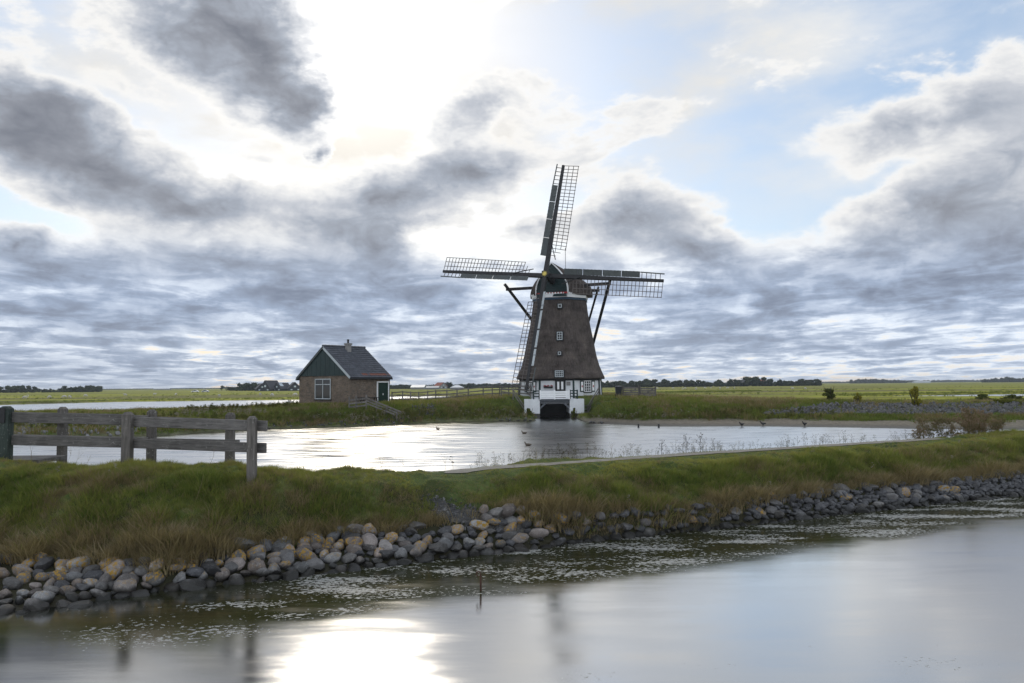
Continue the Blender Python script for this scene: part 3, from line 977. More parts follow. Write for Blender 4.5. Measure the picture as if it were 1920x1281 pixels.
# flower box on the wall left of the door
mb = MB(); fbox(mb, c0, t0, n0, -0.78, Z_EAVE - 0.78, 0.86, 0.14, 0.16, 0.16); fb = mb.build('flower_box', BLACK, mill)
mb = MB()
for i in range(34):
    q = c0 + t0 * (-0.78 + random.uniform(-0.42, 0.42)) + Vector((0, 0, Z_EAVE - 0.70 + random.uniform(0.02, 0.12))) + n0 * (0.16 + random.uniform(-0.08, 0.08))
    mb.box(q, (0.06, 0.06, 0.05), Euler((random.random() * 3, random.random() * 3, 0)).to_matrix())
mb.build('red_flowers', plain('flower_petals', (0.28, 0.05, 0.06), 0.7, 0.5, 20.0), fb)

# windows with painted shutters on the neighbouring faces
def shuttered(k, s, shl=True, shr=True):
    c, t, nn = face_frame(k)
    zc = Z_EAVE - 0.16 - 0.55
    window(mill, c, t, nn, s, zc, 0.84, 1.06, 0.05, 3, 4, WHITE, 0.06, 0.035)
    mb = MB(); fbox(mb, c, t, nn, s, zc - 0.58, 1.0, 0.08, 0.09, 0.14); mb.build('window_sill', BLACK, mill)
    for sx, ok in ((-1, shl), (1, shr)):
        if not ok: continue
        mb = MB(); fbox(mb, c, t, nn, s + sx * 0.70, zc, 0.44, 1.06, 0.07, 0.05); sh = mb.build('shutter', GREEN, mill)
        mb = MB(); fbox(mb, c, t, nn, s + sx * 0.70, zc, 0.26, 0.86, 0.105, 0.02); mb.build('shutter_panel', WHITE, sh)
        mb = MB()
        q = c + t * (s + sx * 0.70) + Vector((0, 0, zc)) + nn * 0.118
        mb.prism([q + t * 0.08, q + Vector((0, 0, 0.13)), q - t * 0.08, q - Vector((0, 0, 0.13))], nn * 0.012)
        mb.build('shutter_diamond', RED, sh)
shuttered(1, 0.10)
shuttered(-1, 0.15)

# ---- the cap and everything that turns with it: local frame of the cap is x = sideways, y = forward (towards the sails)
PHI = R(22)
fwd = Vector((-math.sin(PHI), -math.cos(PHI), 0))
side = Vector((-fwd.y, fwd.x, 0)) * -1      # to the right as seen from in front of the mill is -side ... fixed below
side = Vector((math.cos(PHI), -math.sin(PHI), 0))   # right in the picture, slightly nearer
ZC = zpx(551) + 0.02
def cp(s, f, z):
    return side * s + fwd * f + Vector((0, 0, ZC + z))
def bell(hw, h, n=13):
    """half bell outline from the base at +hw to the apex"""
    pts = []
    for i in range(n):
        t = i / (n - 1)
        x = hw * (1.0 + 0.10 * math.sin(math.pi * min(1, t * 1.6)) - t ** 1.75 * 1.0 )
        x = hw * max(0.0, (1 - t ** 2.1)) * (1 + 0.06 * math.sin(math.pi * t))
        pts.append((x, h * t))
    return pts
def cap_section(hw, h, f, dz=0.0):
    b = bell(hw, h)
    return [cp(x, f, z + dz) for x, z in b] + [cp(-x, f, z + dz) for x, z in reversed(b[:-1])]
secs = [cap_section(1.68, 3.05, 2.35, 0.05), cap_section(2.45, 3.12, 1.5, -0.05), cap_section(3.02, 3.06, 0.3, -0.10), cap_section(3.10, 2.86, -0.9, -0.10),
        cap_section(2.75, 2.5, -2.1, -0.05), cap_section(1.85, 1.95, -3.1, 0.1), cap_section(1.0, 1.4, -3.6, 0.25)]
mb = MB()
vs = [p for s_ in secs for p in s_]; n = len(secs[0]); fs = []
for i in range(len(secs) - 1):
    for j in range(n):
        fs.append((i * n + j, i * n + (j + 1) % n, (i + 1) * n + (j + 1) % n, (i + 1) * n + j))
fs += [tuple(range(n)), tuple(range((len(secs) - 1) * n, len(secs) * n))[::-1]]
mb.add(vs, fs)
cap = mb.build('cap', THATCH, mill, smooth=False)
for p in cap.data.polygons: p.use_smooth = len(p.vertices) == 4
# green weatherboards closing the front of the cap, each board its own piece
front = bell(1.55, 2.98, 25)
zs_ = [q[1] for q in front]; xs_ = [q[0] for q in front]
nb = 15
for i in range(nb):
    za, zb = 2.95 * i / nb, 2.95 * (i + 1) / nb
    xa = float(np.interp(za, zs_, xs_)); xb = float(np.interp(zb - 0.015, zs_, xs_))
    mb = MB()
    A = [cp(xa, 2.40, za + 0.05), cp(xb, 2.37, zb + 0.05), cp(-xb, 2.37, zb + 0.05), cp(-xa, 2.40, za + 0.05)]
    mb.prism(A, fwd * 0.05)
    mb.build('front_board', GREEN, mill)
for sx in (-1, 1):
    mb = MB()
    o_ = bell(1.68, 3.12, 15); i_ = bell(1.55, 2.99, 15)
    for q in range(14):
        mb.prism([cp(sx * o_[q][0], 2.42, o_[q][1]), cp(sx * o_[q + 1][0], 2.42, o_[q + 1][1]), cp(sx * i_[q + 1][0], 2.42, i_[q + 1][1]), cp(sx * i_[q][0], 2.42, i_[q][1])], fwd * 0.09)
    mb.build('white_cap_trim', WHITE, mill)
mb = MB(); mb.beam(cp(-1.6, 2.5, 0.08), cp(1.6, 2.5, 0.08), 0.08, 0.16); mb.build('red_sill', RED, mill)
mb = MB(); mb.beam(cp(-1.5, 2.55, -0.14), cp(1.5, 2.55, -0.14), 0.3, 0.26); mb.build('front_beam', GREEN, mill)
rod0 = cp(0, -1.9, 2.5)
mb = MB(); mb.tube([rod0, rod0 + Vector((0, 0, 2.7))], 0.025, 5); mb.build('lightning_rod', GREYW, mill)

# ---- sails
TAU = R(12.0)
axis = (fwd * math.cos(TAU) + Vector((0, 0, 1)) * math.sin(TAU)).normalized()   # windshaft, outward
hubp = PD(1024, 516, 75.0) - MILL
upv = (Vector((0, 0, 1)) - axis * axis.z).normalized()
rgt = axis.cross(upv).normalized()
if rgt.dot(side) < 0: rgt = -rgt
mb = MB(); mb.tube([hubp - axis * 2.6, hubp - axis * 0.25], [0.30, 0.33], 12); mb.build('windshaft', DARKW, mill)
mb = MB(); mb.beam(hubp - axis * 0.42, hubp + axis * 0.42, 0.62, 0.62, up=upv); hb = mb.build('shaft_head', DARKW, mill)
mb = MB()
q = hubp + axis * 0.43
for i in range(12):
    a0 = 2 * math.pi * i / 12
    d0 = upv * math.cos(a0) + rgt * math.sin(a0); d1 = upv * math.cos(a0 + 0.2) + rgt * math.sin(a0 + 0.2); d2 = upv * math.cos(a0 - 0.2) + rgt * math.sin(a0 - 0.2)
    mb.prism([q, q + d1 * 0.14, q + d0 * 0.30, q + d2 * 0.14], axis * 0.03)
mb.build('gilded_star', GOLD, hb)

ROT = R(6.0)
LEN = 11.2
def make_sail(ang, off, bright):
    """ang clockwise from up as seen from the front; lattice lies on the clockwise side"""
    rd = upv * math.cos(ang) + rgt * math.sin(ang)           # outward along the stock
    cw = -upv * math.sin(ang) + rgt * math.cos(ang)          # clockwise
    base = hubp + axis * off
    e = empty('sail', (0, 0, 0)); e.parent = mill
    def pt(r, c, lift=0.0):
        # twist: lattice turns back from the sail plane, more near the hub
        tw = R(24 - 19 * (r / LEN))
        if c < 0: tw = R(26 - 10 * (r / LEN))
        return base + rd * r + cw * (c * math.cos(tw)) - axis * (c * math.sin(tw)) + axis * lift
    mb = MB(); mb.beam(base - rd * 0.1, base + rd * LEN, 0.40, 0.36, 0.24, 0.20, up=axis); mb.build('stock', DARKW, e)
    r0, r1 = 1.95, LEN - 0.05
    nbar = 27
    mb = MB()
    for i in range(nbar):
        r = r0 + (r1 - r0) * i / (nbar - 1)
        w = 1.58 if i > 1 else (1.1 if i == 1 else 0.7)
        mb.beam(pt(r, -0.10), pt(r, w), 0.045, 0.045, up=axis)
    mb.build('lattice_bars', LATH, e)
    for c in (0.58, 1.06, 1.54):
        mb = MB()
        st = 1 if c < 1 else 2
        for i in range(st, nbar - 1):
            ra = r0 + (r1 - r0) * i / (nbar - 1); rb = r0 + (r1 - r0) * (i + 1) / (nbar - 1)
            mb.beam(pt(ra, c, 0.045), pt(rb, c, 0.045), 0.05, 0.035, up=axis)
        mb.build('lattice_rail', LATH, e)
    # leading boards on the other side, in removable lengths
    ends = [1.75, 3.6, 5.5, 7.3, 9.05]
    for a, b in zip(ends[:-1], ends[1:]):
        mb = MB()
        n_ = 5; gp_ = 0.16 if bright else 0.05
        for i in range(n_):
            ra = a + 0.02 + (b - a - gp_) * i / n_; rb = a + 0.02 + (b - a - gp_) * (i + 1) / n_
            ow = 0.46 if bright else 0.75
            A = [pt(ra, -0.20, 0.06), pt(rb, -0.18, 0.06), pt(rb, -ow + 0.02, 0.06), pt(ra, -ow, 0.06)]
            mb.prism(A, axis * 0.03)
        mb.build('leading_board', PALEBOARD if bright else BOARD, e)  # same boards in two tones: skylit ones coloured pale, backlit ones dark
    mb = MB(); mb.beam(pt(9.05, -0.68, 0.05), pt(LEN + 0.05, -0.60, 0.05), 0.10, 0.05, up=axis); mb.build('leading_edge', BOARD, e)
    for i in range(5):
        r = 9.2 + 0.42 * i
        mb = MB(); mb.beam(pt(r, -0.10, 0.04), pt(r, -0.64, 0.04), 0.05, 0.05, up=axis)
        mb.build('rung', LATH, e)
    for r in (3.1, 5.4, 7.9):
        mb = MB(); mb.beam(pt(r, -0.62, 0.11), pt(r, -0.22, 0.11), 0.05, 0.03, up=axis)
        mb.build('board_clip', GREYW, e)
    mb = MB(); mb.beam(pt(1.55, 0.75, 0.1), pt(3.4, 0.05, 0.28), 0.07, 0.07, up=axis); mb.build('sail_pole', DARKW, e)
    return e
make_sail(ROT, 0.22, False)
make_sail(ROT + R(90), -0.22, False)
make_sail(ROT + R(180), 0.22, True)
make_sail(ROT + R(270), -0.22, False)

# ---- tail: long and short cross beams, braces, tail pole
LB, SB = 0.55, -2.0
tail_foot = -fwd * 7.0 + Vector((0, 0, 0.9))
tail_mid = -fwd * 5.6 + Vector((0, 0, 3.6))
mb = MB(); mb.beam(cp(0, -3.0, 0.4), tail_foot, 0.34, 0.38); mb.build('tail_pole', DARKW, mill)
zL = zpx(538, 79) - ZC
mb = MB(); mb.beam(cp(-5.55, LB, zL), cp(5.35, LB, zL), 0.24, 0.28); mb.build('long_cross_beam', DARKW, mill)
mb = MB(); mb.beam(cp(-3.4, SB, zL - 0.3), cp(3.5, SB, zL - 0.3), 0.22, 0.24); mb.build('short_cross_beam', DARKW, mill)
for sx in (-1, 1):
    a = cp(sx * 5.2 + (0.0 if sx > 0 else -0.1), LB, zL); d = (tail_foot - a).normalized()
    mb = MB(); mb.beam(a - d * 0.7, tail_foot, 0.22, 0.22); mb.build('long_brace', DARKW, mill)
    a = cp(sx * 3.3, SB, zL - 0.3); d = (tail_mid - a).normalized()
    mb = MB(); mb.beam(a - d * 0.4, tail_mid, 0.16, 0.16); mb.build('short_brace', DARKW, mill)

# ------------------------------------------------------------------ inlet bridge below the mill
YI = INLET_Y
def px_x(x, dist): return PD(x, 740, dist).x
def px_z(x, y, dist): return PD(x, y, dist).z
xl0, xl1, xr0, xr1 = px_x(983, YI), px_x(1012, YI), px_x(1068, YI), px_x(1095, YI)
zt, zdeck = px_z(1040, 748.5, YI), px_z(1040, 750, YI)
inlet = empty('mill_inlet_bridge', ((xl1 + xr0) / 2, YI, 0), 0, 'white plank bridge over the dark water inlet below the mill', 'bridge')
def rel(o): return Vector(o) - inlet.location
def ibox(name, x0, x1, y0, y1, z0, z1, m, parent=inlet, bevel=0.0):
    mb = MB(); mb.box(rel(((x0 + x1) / 2, (y0 + y1) / 2, (z0 + z1) / 2)), (x1 - x0, y1 - y0, z1 - z0))
    o = mb.build(name, m, parent, bevel)
    return o
for a, b in ((xl0, xl1), (xr0, xr1)):
    o = ibox('wing_wall', a, b, YI, YI + 4.5, 0.42, zt, WHITEBRICK); wall_uv(o.data)
    o = ibox('wall_footing', a + 0.01, b - 0.01, YI + 0.03, YI + 4.4, -0.9, 0.42, plain('wet_footing', (0.07, 0.068, 0.06), 0.7, 0.4, 3.0), inlet)
ibox('deck', xl1 - 0.02, xr0 + 0.02, YI - 0.15, YI + 4.5, zdeck - 0.05, zdeck + 0.05, GREYW)
ibox('lintel_beam', xl1 + 0.01, xr0 - 0.01, YI + 0.05, YI + 0.35, zdeck - 0.28, zdeck - 0.06, GREYW)
for a, sx in ((xl1, 1), (xr0, -1)):
    mb = MB(); mb.beam(rel((a + sx * 0.02, YI + 0.15, zdeck - 0.75)), rel((a + sx * 0.55, YI + 0.15, zdeck - 0.27)), 0.2, 0.14); mb.build('lintel_brace', GREYW, inlet)
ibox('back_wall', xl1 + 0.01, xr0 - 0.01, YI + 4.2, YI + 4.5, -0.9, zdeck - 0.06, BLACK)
for i, (y0, y1) in enumerate(((733.5, 737.0), (737.6, 741.0), (741.6, 745.0))):
    ibox('white_rail_board', xl1 + 0.02, xr0 - 0.02, YI - 0.12, YI - 0.07, px_z(1040, y1, YI), px_z(1040, y0, YI), WHITE)
ibox('white_bottom_board', xl1 + 0.0, xr0 - 0.0, YI - 0.15, YI - 0.08, px_z(1040, 748.0, YI), px_z(1040, 746.0, YI), WHITE)
for xx in (1013, 1040, 1067):
    a = px_x(xx, YI)
    ibox('white_rail_post', a - 0.06, a + 0.06, YI - 0.19, YI - 0.125, px_z(1040, 749, YI), px_z(1040, 731.5, YI), WHITE)
for (xa, xb) in ((1000.5, 1011.5), (1069, 1082.5)):
    a, b = px_x(xa, YI), px_x(xb, YI)
    for y0, y1 in ((732.0, 734.0), (737, 739.0), (742.5, 744.5)):
        ibox('green_rail', a, b, YI - 0.02, YI + 0.04, px_z(1040, y1, YI), px_z(1040, y0, YI), GREEN)
    for q in (a, b):
        ibox('green_rail_post', q - 0.06, q + 0.06, YI + 0.045, YI + 0.15, zt - 0.1, px_z(1040, 731.2, YI), GREEN)

# ------------------------------------------------------------------ brick house
HC = PD(655, 760, 69.5)                     # the corner nearest to us
HZ = 1.30
house = empty('brick_house', (HC.x, HC.y, HZ), 0, 'small brown brick house with green gable and grey tiled roof', 'house')
HA = R(36)
gx = Vector((-math.cos(HA), math.sin(HA), 0))      # along the gable wall, away from the corner to the left
lx = Vector((math.sin(HA), math.cos(HA), 0))       # along the side wall, away to the right
HW, HL, HH = 6.7, 4.83, 2.67
RISE = 2.60
def hp(a, b, z): return gx * a + lx * b + Vector((0, 0, z))
mb = MB()
mb.prism([hp(0, 0, -0.6), hp(HW, 0, -0.6), hp(HW, HL, -0.6), hp(0, HL, -0.6)], (0, 0, HH + 0.6))
w_ = mb.build('brick_wall', BRICK, house); wall_uv(w_.data)
# green boarded gable triangles
nbd = 11
for end, bb in ((0, -0.05), (1, HL)):
    mb = MB(); mb.prism([hp(0.02, bb, HH), hp(HW - 0.02, bb, HH), hp(HW / 2, bb, HH + RISE - 0.02)], lx * 0.05); mb.build('gable', GREEN, house)
for i in range(nbd):
    a0 = HW * i / nbd + 0.012; a1 = HW * (i + 1) / nbd - 0.012
    def hz(a): return HH + (RISE - 0.05) * (1 - abs(a - HW / 2) / (HW / 2))
    pts = [hp(a0, -0.08, HH + 0.003), hp(a1, -0.08, HH + 0.003), hp(a1, -0.08, hz(a1))]
    if a0 < HW / 2 < a1: pts.append(hp(HW / 2, -0.08, hz(HW / 2)))
    pts.append(hp(a0, -0.08, hz(a0)))
    mb = MB(); mb.prism(pts, lx * 0.028); mb.build('gable_board', GREEN, house)
# roof: stepped rows of pantiles
TILE = plain('slate_grey_tiles', (0.075, 0.082, 0.098), 0.6, 0.55, 2.4, 0.01, 0.35)
TILE2 = plain('reddish_tiles', (0.20, 0.085, 0.065), 0.7, 0.4, 6.0, 0.01, 0.3)
OVE, OVG = 0.30, 0.14
slope_len = math.hypot(HW / 2 + OVE, RISE * (1 + OVE / (HW / 2)))
for sgn in (0, 1):
    ridge_a = HW / 2; dirn = -1 if sgn == 0 else 1
    down = (gx * dirn * (HW / 2) + Vector((0, 0, -RISE))).normalized()
    nrm = (gx * dirn * RISE + Vector((0, 0, HW / 2))).normalized()
    top = hp(ridge_a, -OVG, HH + RISE + 0.08)
    nrow, ncol = 15, 22
    rowl = slope_len / nrow; colw = (HL + 2 * OVG) / ncol
    mb = MB(); mb2 = MB()
    mb.prism([top - nrm * 0.12, top + lx * (HL + 2 * OVG) - nrm * 0.12, top + lx * (HL + 2 * OVG) + down * slope_len - nrm * 0.12, top + down * slope_len - nrm * 0.12], nrm * 0.08)
    for r_ in range(nrow):
        for c_ in range(ncol):
            t_ = (mb2 if (sgn == 0 and r_ == nrow - 2 and c_ > 6 and random.random() < 0.75) else mb)
            p0 = top + down * (rowl * r_) + lx * (colw * c_)
            vs = []
            jit = random.uniform(-0.006, 0.006)
            for (dr, lift) in ((0.0, 0.0), (1.12, 0.045)):
                for q in range(5):
                    tt = q / 4
                    vs.append(p0 + down * (rowl * dr) + lx * (colw * tt) + nrm * (lift + jit + 0.022 * math.sin(2 * math.pi * tt)))
            vs2 = [v - nrm * 0.025 for v in vs[5:]]
            t_.add(vs + vs2, [(q, q + 1, q + 6, q + 5) for q in range(4)] + [(5 + q, 6 + q, 11 + q, 10 + q) for q in range(4)])
    rf = mb.build('roof_tiles', TILE, house)
    if mb2.v: mb2.build('reddish_tiles', TILE2, rf)
    # barge boards
    for bb in (-OVG - 0.03, HL + OVG):
        mb = MB()
        A = hp(ridge_a, bb, HH + RISE + 0.10)
        mb.prism([A, A + down * slope_len, A + down * slope_len - nrm * 0.2, A - nrm * 0.2], lx * 0.03)
        mb.build('barge_board', (PALEBOARD if (sgn == 0) else BOARD), house)
    if True:
        A = hp(ridge_a, -OVG, HH + RISE + 0.02) + down * (slope_len + 0.06) - nrm * 0.05
        mb = MB(); mb.tube([A, A + lx * (HL + 2 * OVG)], 0.065, 8); mb.build('gutter', DARKW, house)
mb = MB()
for i in range(13):
    a = hp(HW / 2, -OVG + (HL + 2 * OVG) * i / 13, HH + RISE + 0.10); b = hp(HW / 2, -OVG + (HL + 2 * OVG) * (i + 1.08) / 13, HH + RISE + 0.115)
    mb.tube([a, b], [0.115, 0.125], 8)
mb.build('ridge_tiles', TILE, house)
mb = MB(); mb.tube([hp(-0.06, HL + 0.02, HH - 0.05), hp(-0.08, HL - 0.05, -0.2)], 0.045, 8); mb.build('downpipe', DARKW, house)
# chimney: plastered stack with a collar and a dark pipe
ch = hp(HW / 2 - 0.42, HL * 0.52, HH + RISE - 0.32)
mb = MB(); mb.box(ch + Vector((0, 0, -0.15)), (0.42, 0.42, 1.5), Matrix.Rotation(-HA, 3, 'Z')); cst = mb.build('chimney', GREYSTONE, house)
mb = MB(); mb.box(ch + Vector((0, 0, 0.66)), (0.54, 0.54, 0.16), Matrix.Rotation(-HA, 3, 'Z')); mb.build('chimney_collar', GREYSTONE, cst)
mb = MB(); mb.tube([ch + Vector((0, 0, 0.74)), ch + Vector((0, 0, 1.05))], 0.09, 10); mb.tube([ch + Vector((0, 0, 1.01)), ch + Vector((0, 0, 1.09))], 0.12, 10); mb.build('stove_pipe', BLACK, cst)
# window in the gable wall
def hwin(a, w, z0, z1, nx, splits):
    c = hp(a, 0, 0); t = -gx; nn = -lx
    win = window(house, c, t, nn, 0, (z0 + z1) / 2, w, z1 - z0, 0.02, nx, 1, PALEBOARD, 0.07, 0.06)
    mb = MB(); fbox(mb, c, t, nn, 0, z0 + (z1 - z0) * 0.72, w - 0.14, 0.06, 0.056, 0.03); mb.build('transom', PALEBOARD, win)
    mb = MB(); fbox(mb, c, t, nn, 0, z1 + 0.11, w + 0.25, 0.20, 0.01, 0.03); lt = mb.build('brick_lintel', BRICK, win); wall_uv(lt.data)
    mb = MB(); fbox(mb, c, t, nn, 0, z0 - 0.05, w + 0.1, 0.08, 0.07, 0.16); mb.build('window_sill', BLACK, win)
    return win
hwin(3.4, 2.1, 0.60, 2.42, 2, None)
# door in the side wall
c = hp(0, HL - 0.81, 0); t = lx; nn = -gx
mb = MB(); fbox(mb, c, t, nn, 0, 1.02, 1.30, 2.05, 0.02, 0.06); dr = mb.build('door', plain('door_green', (0.008, 0.030, 0.021), 0.4, 0.15, 3.0), house)
fr = MB()
for sx in (-1, 1): fbox(fr, c, t, nn, sx * 0.70, 1.05, 0.11, 2.2, 0.03, 0.12)
fbox(fr, c, t, nn, 0, 2.10, 1.29, 0.11, 0.03, 0.12); fr.build('door_frame', WHITE, dr)
mb = MB()
for i in range(1, 8): fbox(mb, c, t, nn, -0.65 + 1.30 * i / 8, 1.02, 0.015, 2.0, 0.052, 0.01)
mb.build('door_grooves', BLACK, dr)
mb = MB(); fbox(mb, c, t, nn, 0.0, 0.98, 0.05, 0.16, 0.07, 0.03); mb.build('door_handle', WHITE, dr)

# ------------------------------------------------------------------ stones
def stone_mesh(name, seed, angular, m, sub=2):
    r = random.Random(seed)
    bm = bmesh.new()
    bmesh.ops.create_icosphere(bm, subdivisions=sub, radius=0.5)
    dirs = [Vector((r.gauss(0, 1), r.gauss(0, 1), r.gauss(0, 1))).normalized() for _ in range(9 if angular else 14)]
    dist = [r.uniform(0.28, 0.41) if angular else r.uniform(0.32, 0.46) for _ in dirs]
    sx, sy, sz = r.uniform(0.95, 1.25), r.uniform(0.75, 1.0), r.uniform(0.55, 0.80)
    for v in bm.verts:
        p = v.co.copy()
        for d, k in zip(dirs, dist):
            e = p.dot(d) - k
            if e > 0: p -= d * e * (0.97 if angular else 0.88)
        p += p.normalized() * 0.012 * math.sin(p.x * 19 + seed) * math.cos(p.y * 17 + p.z * 13)
        v.co = Vector((p.x * sx, p.y * sy, p.z * sz))
    me = bpy.data.meshes.new(name)
    for f in bm.faces: f.smooth = not angular
    bm.to_mesh(me); bm.free(); me.materials.append(m)
    return me

def stone_mat(name, c1, c2, lichen, gloss=0.75, pale=0.3):
    def b(g):
        p = opos(g); w = wpos(g)
        rnd = g.n('ShaderNodeObjectInfo').outputs['Random']
        off = g.vm('ADD', p, g.vm('SCALE', (13.0, 7.0, 5.0), scale=rnd))
        n1 = g.noise(off, 3.5, 5, 0.6); n2 = g.noise(off, 26.0, 4, 0.7); n3 = g.noise(off, 70.0, 2, 0.5)
        col = g.mix(rnd, c1, c2)
        k = g.m('MULTIPLY', g.lin(n1, 0.3, 0.7, 0.7, 1.3), g.lin(n2, 0.3, 0.7, 0.65, 1.35))
        k = g.m('MULTIPLY', k, g.lin(g.m('FRACT', g.m('MULTIPLY', rnd, 7.31)), 0, 1, 0.42, 1.35))
        col = g.vm('SCALE', col, scale=k)
        wht = g.m('MULTIPLY', g.smooth(g.noise(off, 9.0, 4, 0.7), 0.56, 0.64), pale)
        col = g.mix(wht, col, (0.42, 0.42, 0.41))
        _, _, wz = g.sep(w)
        if lichen > 0:
            has = g.smooth(g.m('FRACT', g.m('MULTIPLY', rnd, 3.77)), 1.0 - lichen, 1.0 - lichen * 0.6)
            l = g.m('MULTIPLY', g.smooth(g.noise(off, 6.0, 5, 0.75), 0.49, 0.56), has)
            l = g.m('MULTIPLY', l, g.smooth(wz, 0.12, 0.24))
            col = g.mix(l, col, g.mix(g.smooth(n2, 0.35, 0.65), (0.38, 0.21, 0.022), (0.25, 0.165, 0.03)))
        # dark algae up to the reach of the water
        wl = g.m('ADD', wz, g.m('MULTIPLY', g.m('SUBTRACT', n1, 0.5), 0.12))
        wet = g.smooth(wl, 0.17, 0.08)
        col = g.mix(g.m('MULTIPLY', wet, 0.82), col, (0.014, 0.014, 0.012))
        return pbsdf(g, col, g.lin(wet, 0, 1, gloss, 0.35), g.bump(g.m('ADD', n2, g.m('MULTIPLY', n3, 0.4)), 0.5, 0.02), 0.3)
    return mat(name, b)
GRANITE = stone_mat('granite_boulder', (0.20, 0.205, 0.21), (0.19, 0.16, 0.145), 0.80)
BASALT = stone_mat('dark_basalt', (0.060, 0.063, 0.072), (0.13, 0.125, 0.12), 0.10, 0.5, 0.12)
round_v = [stone_mesh('granite_boulder', 100 + i, False, GRANITE) for i in range(12)]
round_v += [stone_mesh('granite_block', 150 + i, True, GRANITE) for i in range(9)]
ang_v = [stone_mesh('basalt_block', 200 + i, True, BASALT) for i in range(10)]
low_v = [stone_mesh('rubble', 300 + i, True, BASALT, 1) for i in range(8)]

rev = empty('stone_revetment', (0, 14, 0), 0, 'long row of lichen spotted boulders along the foot of the dike', 'stone bank')
stones = []
us = np.linspace(ux(-130), ux(2050), 4000)
w1 = np.stack([us * ip(us, L_W1, 1), ip(us, L_W1, 1)], 1)
t1y = np.maximum(ip(us, L_T1, 1), ip(us, L_W1, 1) + 0.15)
t1 = np.stack([us * t1y, t1y], 1)
arc = np.concatenate([[0], np.cumsum(np.hypot(*np.diff(w1, axis=0).T))])
s = 0.0
rr = random.Random(5)
for row in range(8):
    s = rr.uniform(0, 0.3)
    while s < arc[-1]:
        k = int(np.searchsorted(arc, s)); k = min(k, len(us) - 1)
        xpix = 960 + us[k] * FPX
        band = float(np.hypot(*(t1[k] - w1[k])))
        base = 0.24 if xpix < 1100 else 0.21
        size = base * rr.choice((0.6, 0.8, 0.9, 1.0, 1.1, 1.25, 1.5))
        if row == 0: size *= 1.08
        nrows = max(2, min(8, round((band * 1.15 + 0.25) / 0.165)))
        if row < nrows:
            t = (row - 0.15 + rr.uniform(-0.25, 0.25)) / max(1, nrows - 0.8)
            p = w1[k] * (1 - t) + t1[k] * t
            if not (790 < xpix < 900 and t > 0.75):
                stones.append((p[0] + rr.uniform(-.05, .05), p[1], size, xpix, row))
        s += size * rr.uniform(0.74, 0.92)
zz = terrain(np.array([q[0] for q in stones]), np.array([q[1] for q in stones]))
order = sorted(range(len(stones)), key=lambda i: -stones[i][2] / stones[i][1])
seen = [i for i in order if -40 < stones[i][3] < 1960]
parts = set(seen[:298])
rest = MB()
rv, rf_ = [], []
nv = 0
for i, (x, y, size, xpix, row) in enumerate(stones):
    if not (-130 < xpix < 2050): continue
    dark = rr.random() < np.interp(xpix, [950, 1080, 1200], [0.34, 0.6, 0.93])
    if row == 0 and rr.random() < 0.35: dark = True
    me = rr.choice(ang_v if dark else round_v)
    z = max(zz[i], -0.06) + size * (0.16 if row else 0.06)
    rot = Euler((rr.uniform(-.35, .35) + R(12), rr.uniform(-.3, .3), rr.uniform(0, 6.28)))
    sc = (size * rr.uniform(0.95, 1.25), size * rr.uniform(0.9, 1.1), size * rr.uniform(0.95, 1.2))
    if i in parts:
        o = link('stone', me, rev, Vector((x, y, z)) - rev.location, rot); o.scale = sc
    else:
        M = Matrix.Translation(Vector((x, y, z)) - rev.location) @ rot.to_matrix().to_4x4() @ Matrix.Diagonal((*sc, 1))
        src = rr.choice(low_v)
        rest.add([M @ v.co for v in src.vertices], [tuple(p.vertices) for p in src.polygons])
tag(rest.build('small_stones', BASALT, rev), None, None, None, 'stuff')

def rubble(name, label, zone, n, smin, smax, m, seed):
    """a far spread of stones too small to pick apart"""
    r = random.Random(seed)
    mb = MB(); pts = []
    e = empty(name, (0, 60, 0), 0, label, 'rubble')
    for _ in range(n):
        x, y = zone(r)
        pts.append((x, y))
    zs = terrain(np.array([p[0] for p in pts]), np.array([p[1] for p in pts]))
    for (x, y), z in zip(pts, zs):
        if z < -0.1: continue
        sz = r.uniform(smin, smax)
        M = Matrix.Translation(Vector((x, y - 60, z + sz * 0.15))) @ Euler((r.random() * 6, r.random() * 6, r.random() * 6)).to_matrix().to_4x4() @ Matrix.Diagonal((sz * r.uniform(1, 1.4), sz, sz * .9, 1))
        src = r.choice(low_v)
        mb.add([M @ v.co for v in src.vertices], [tuple(p.vertices) for p in src.polygons])
    tag(mb.build('rubble_stones', m, e), None, None, None, 'stuff')
RUB = stone_mat('grey_rubble', (0.17, 0.17, 0.175), (0.11, 0.108, 0.108), 0.0, 0.8, 0.4)
def bankzone(xa, xb, ta, tb):
    def f(r):
        x = r.uniform(xa, xb); u = ux(x); t = r.uniform(ta, tb)
        a = float(ip(np.array([u]), L_W3, 1)[0]); b = float(ip(np.array([u]), L_C3, 1)[0])
        y = a + (b - a) * t
        return u * y, y
    return f
def rz(r):
    x = 1430 + 560 * r.random() ** 0.8; u = ux(x)
    a = float(ip(np.array([u]), L_W3, 1)[0]); b = float(ip(np.array([u]), L_C3, 1)[0])
    k = min(1, (x - 1430) / 160)
    t = r.uniform(0.45 , 0.50 + 0.42 * k)
    y = a + (b - a) * t
    return u * y, y
rubble('rubble_slope', 'broad slope of grey rubble below the shrubs across the pond', rz, 1900, 0.22, 0.50, RUB, 1)
rubble('rubble_shore', 'pale rubble on the shore behind the wooden fence', bankzone(-150, 300, 0.02, 0.55), 800, 0.18, 0.36, RUB, 2)
rubble('rubble_heap', 'small heap of grey rubble above the timber culvert', bankzone(772, 815, 0.30, 0.80), 150, 0.16, 0.32, RUB, 3)
rubble('scattered_shore_stones', 'scattered pale stones along the bank below the house', bankzone(430, 780, 0.0, 0.14), 260, 0.10, 0.30, RUB, 4)
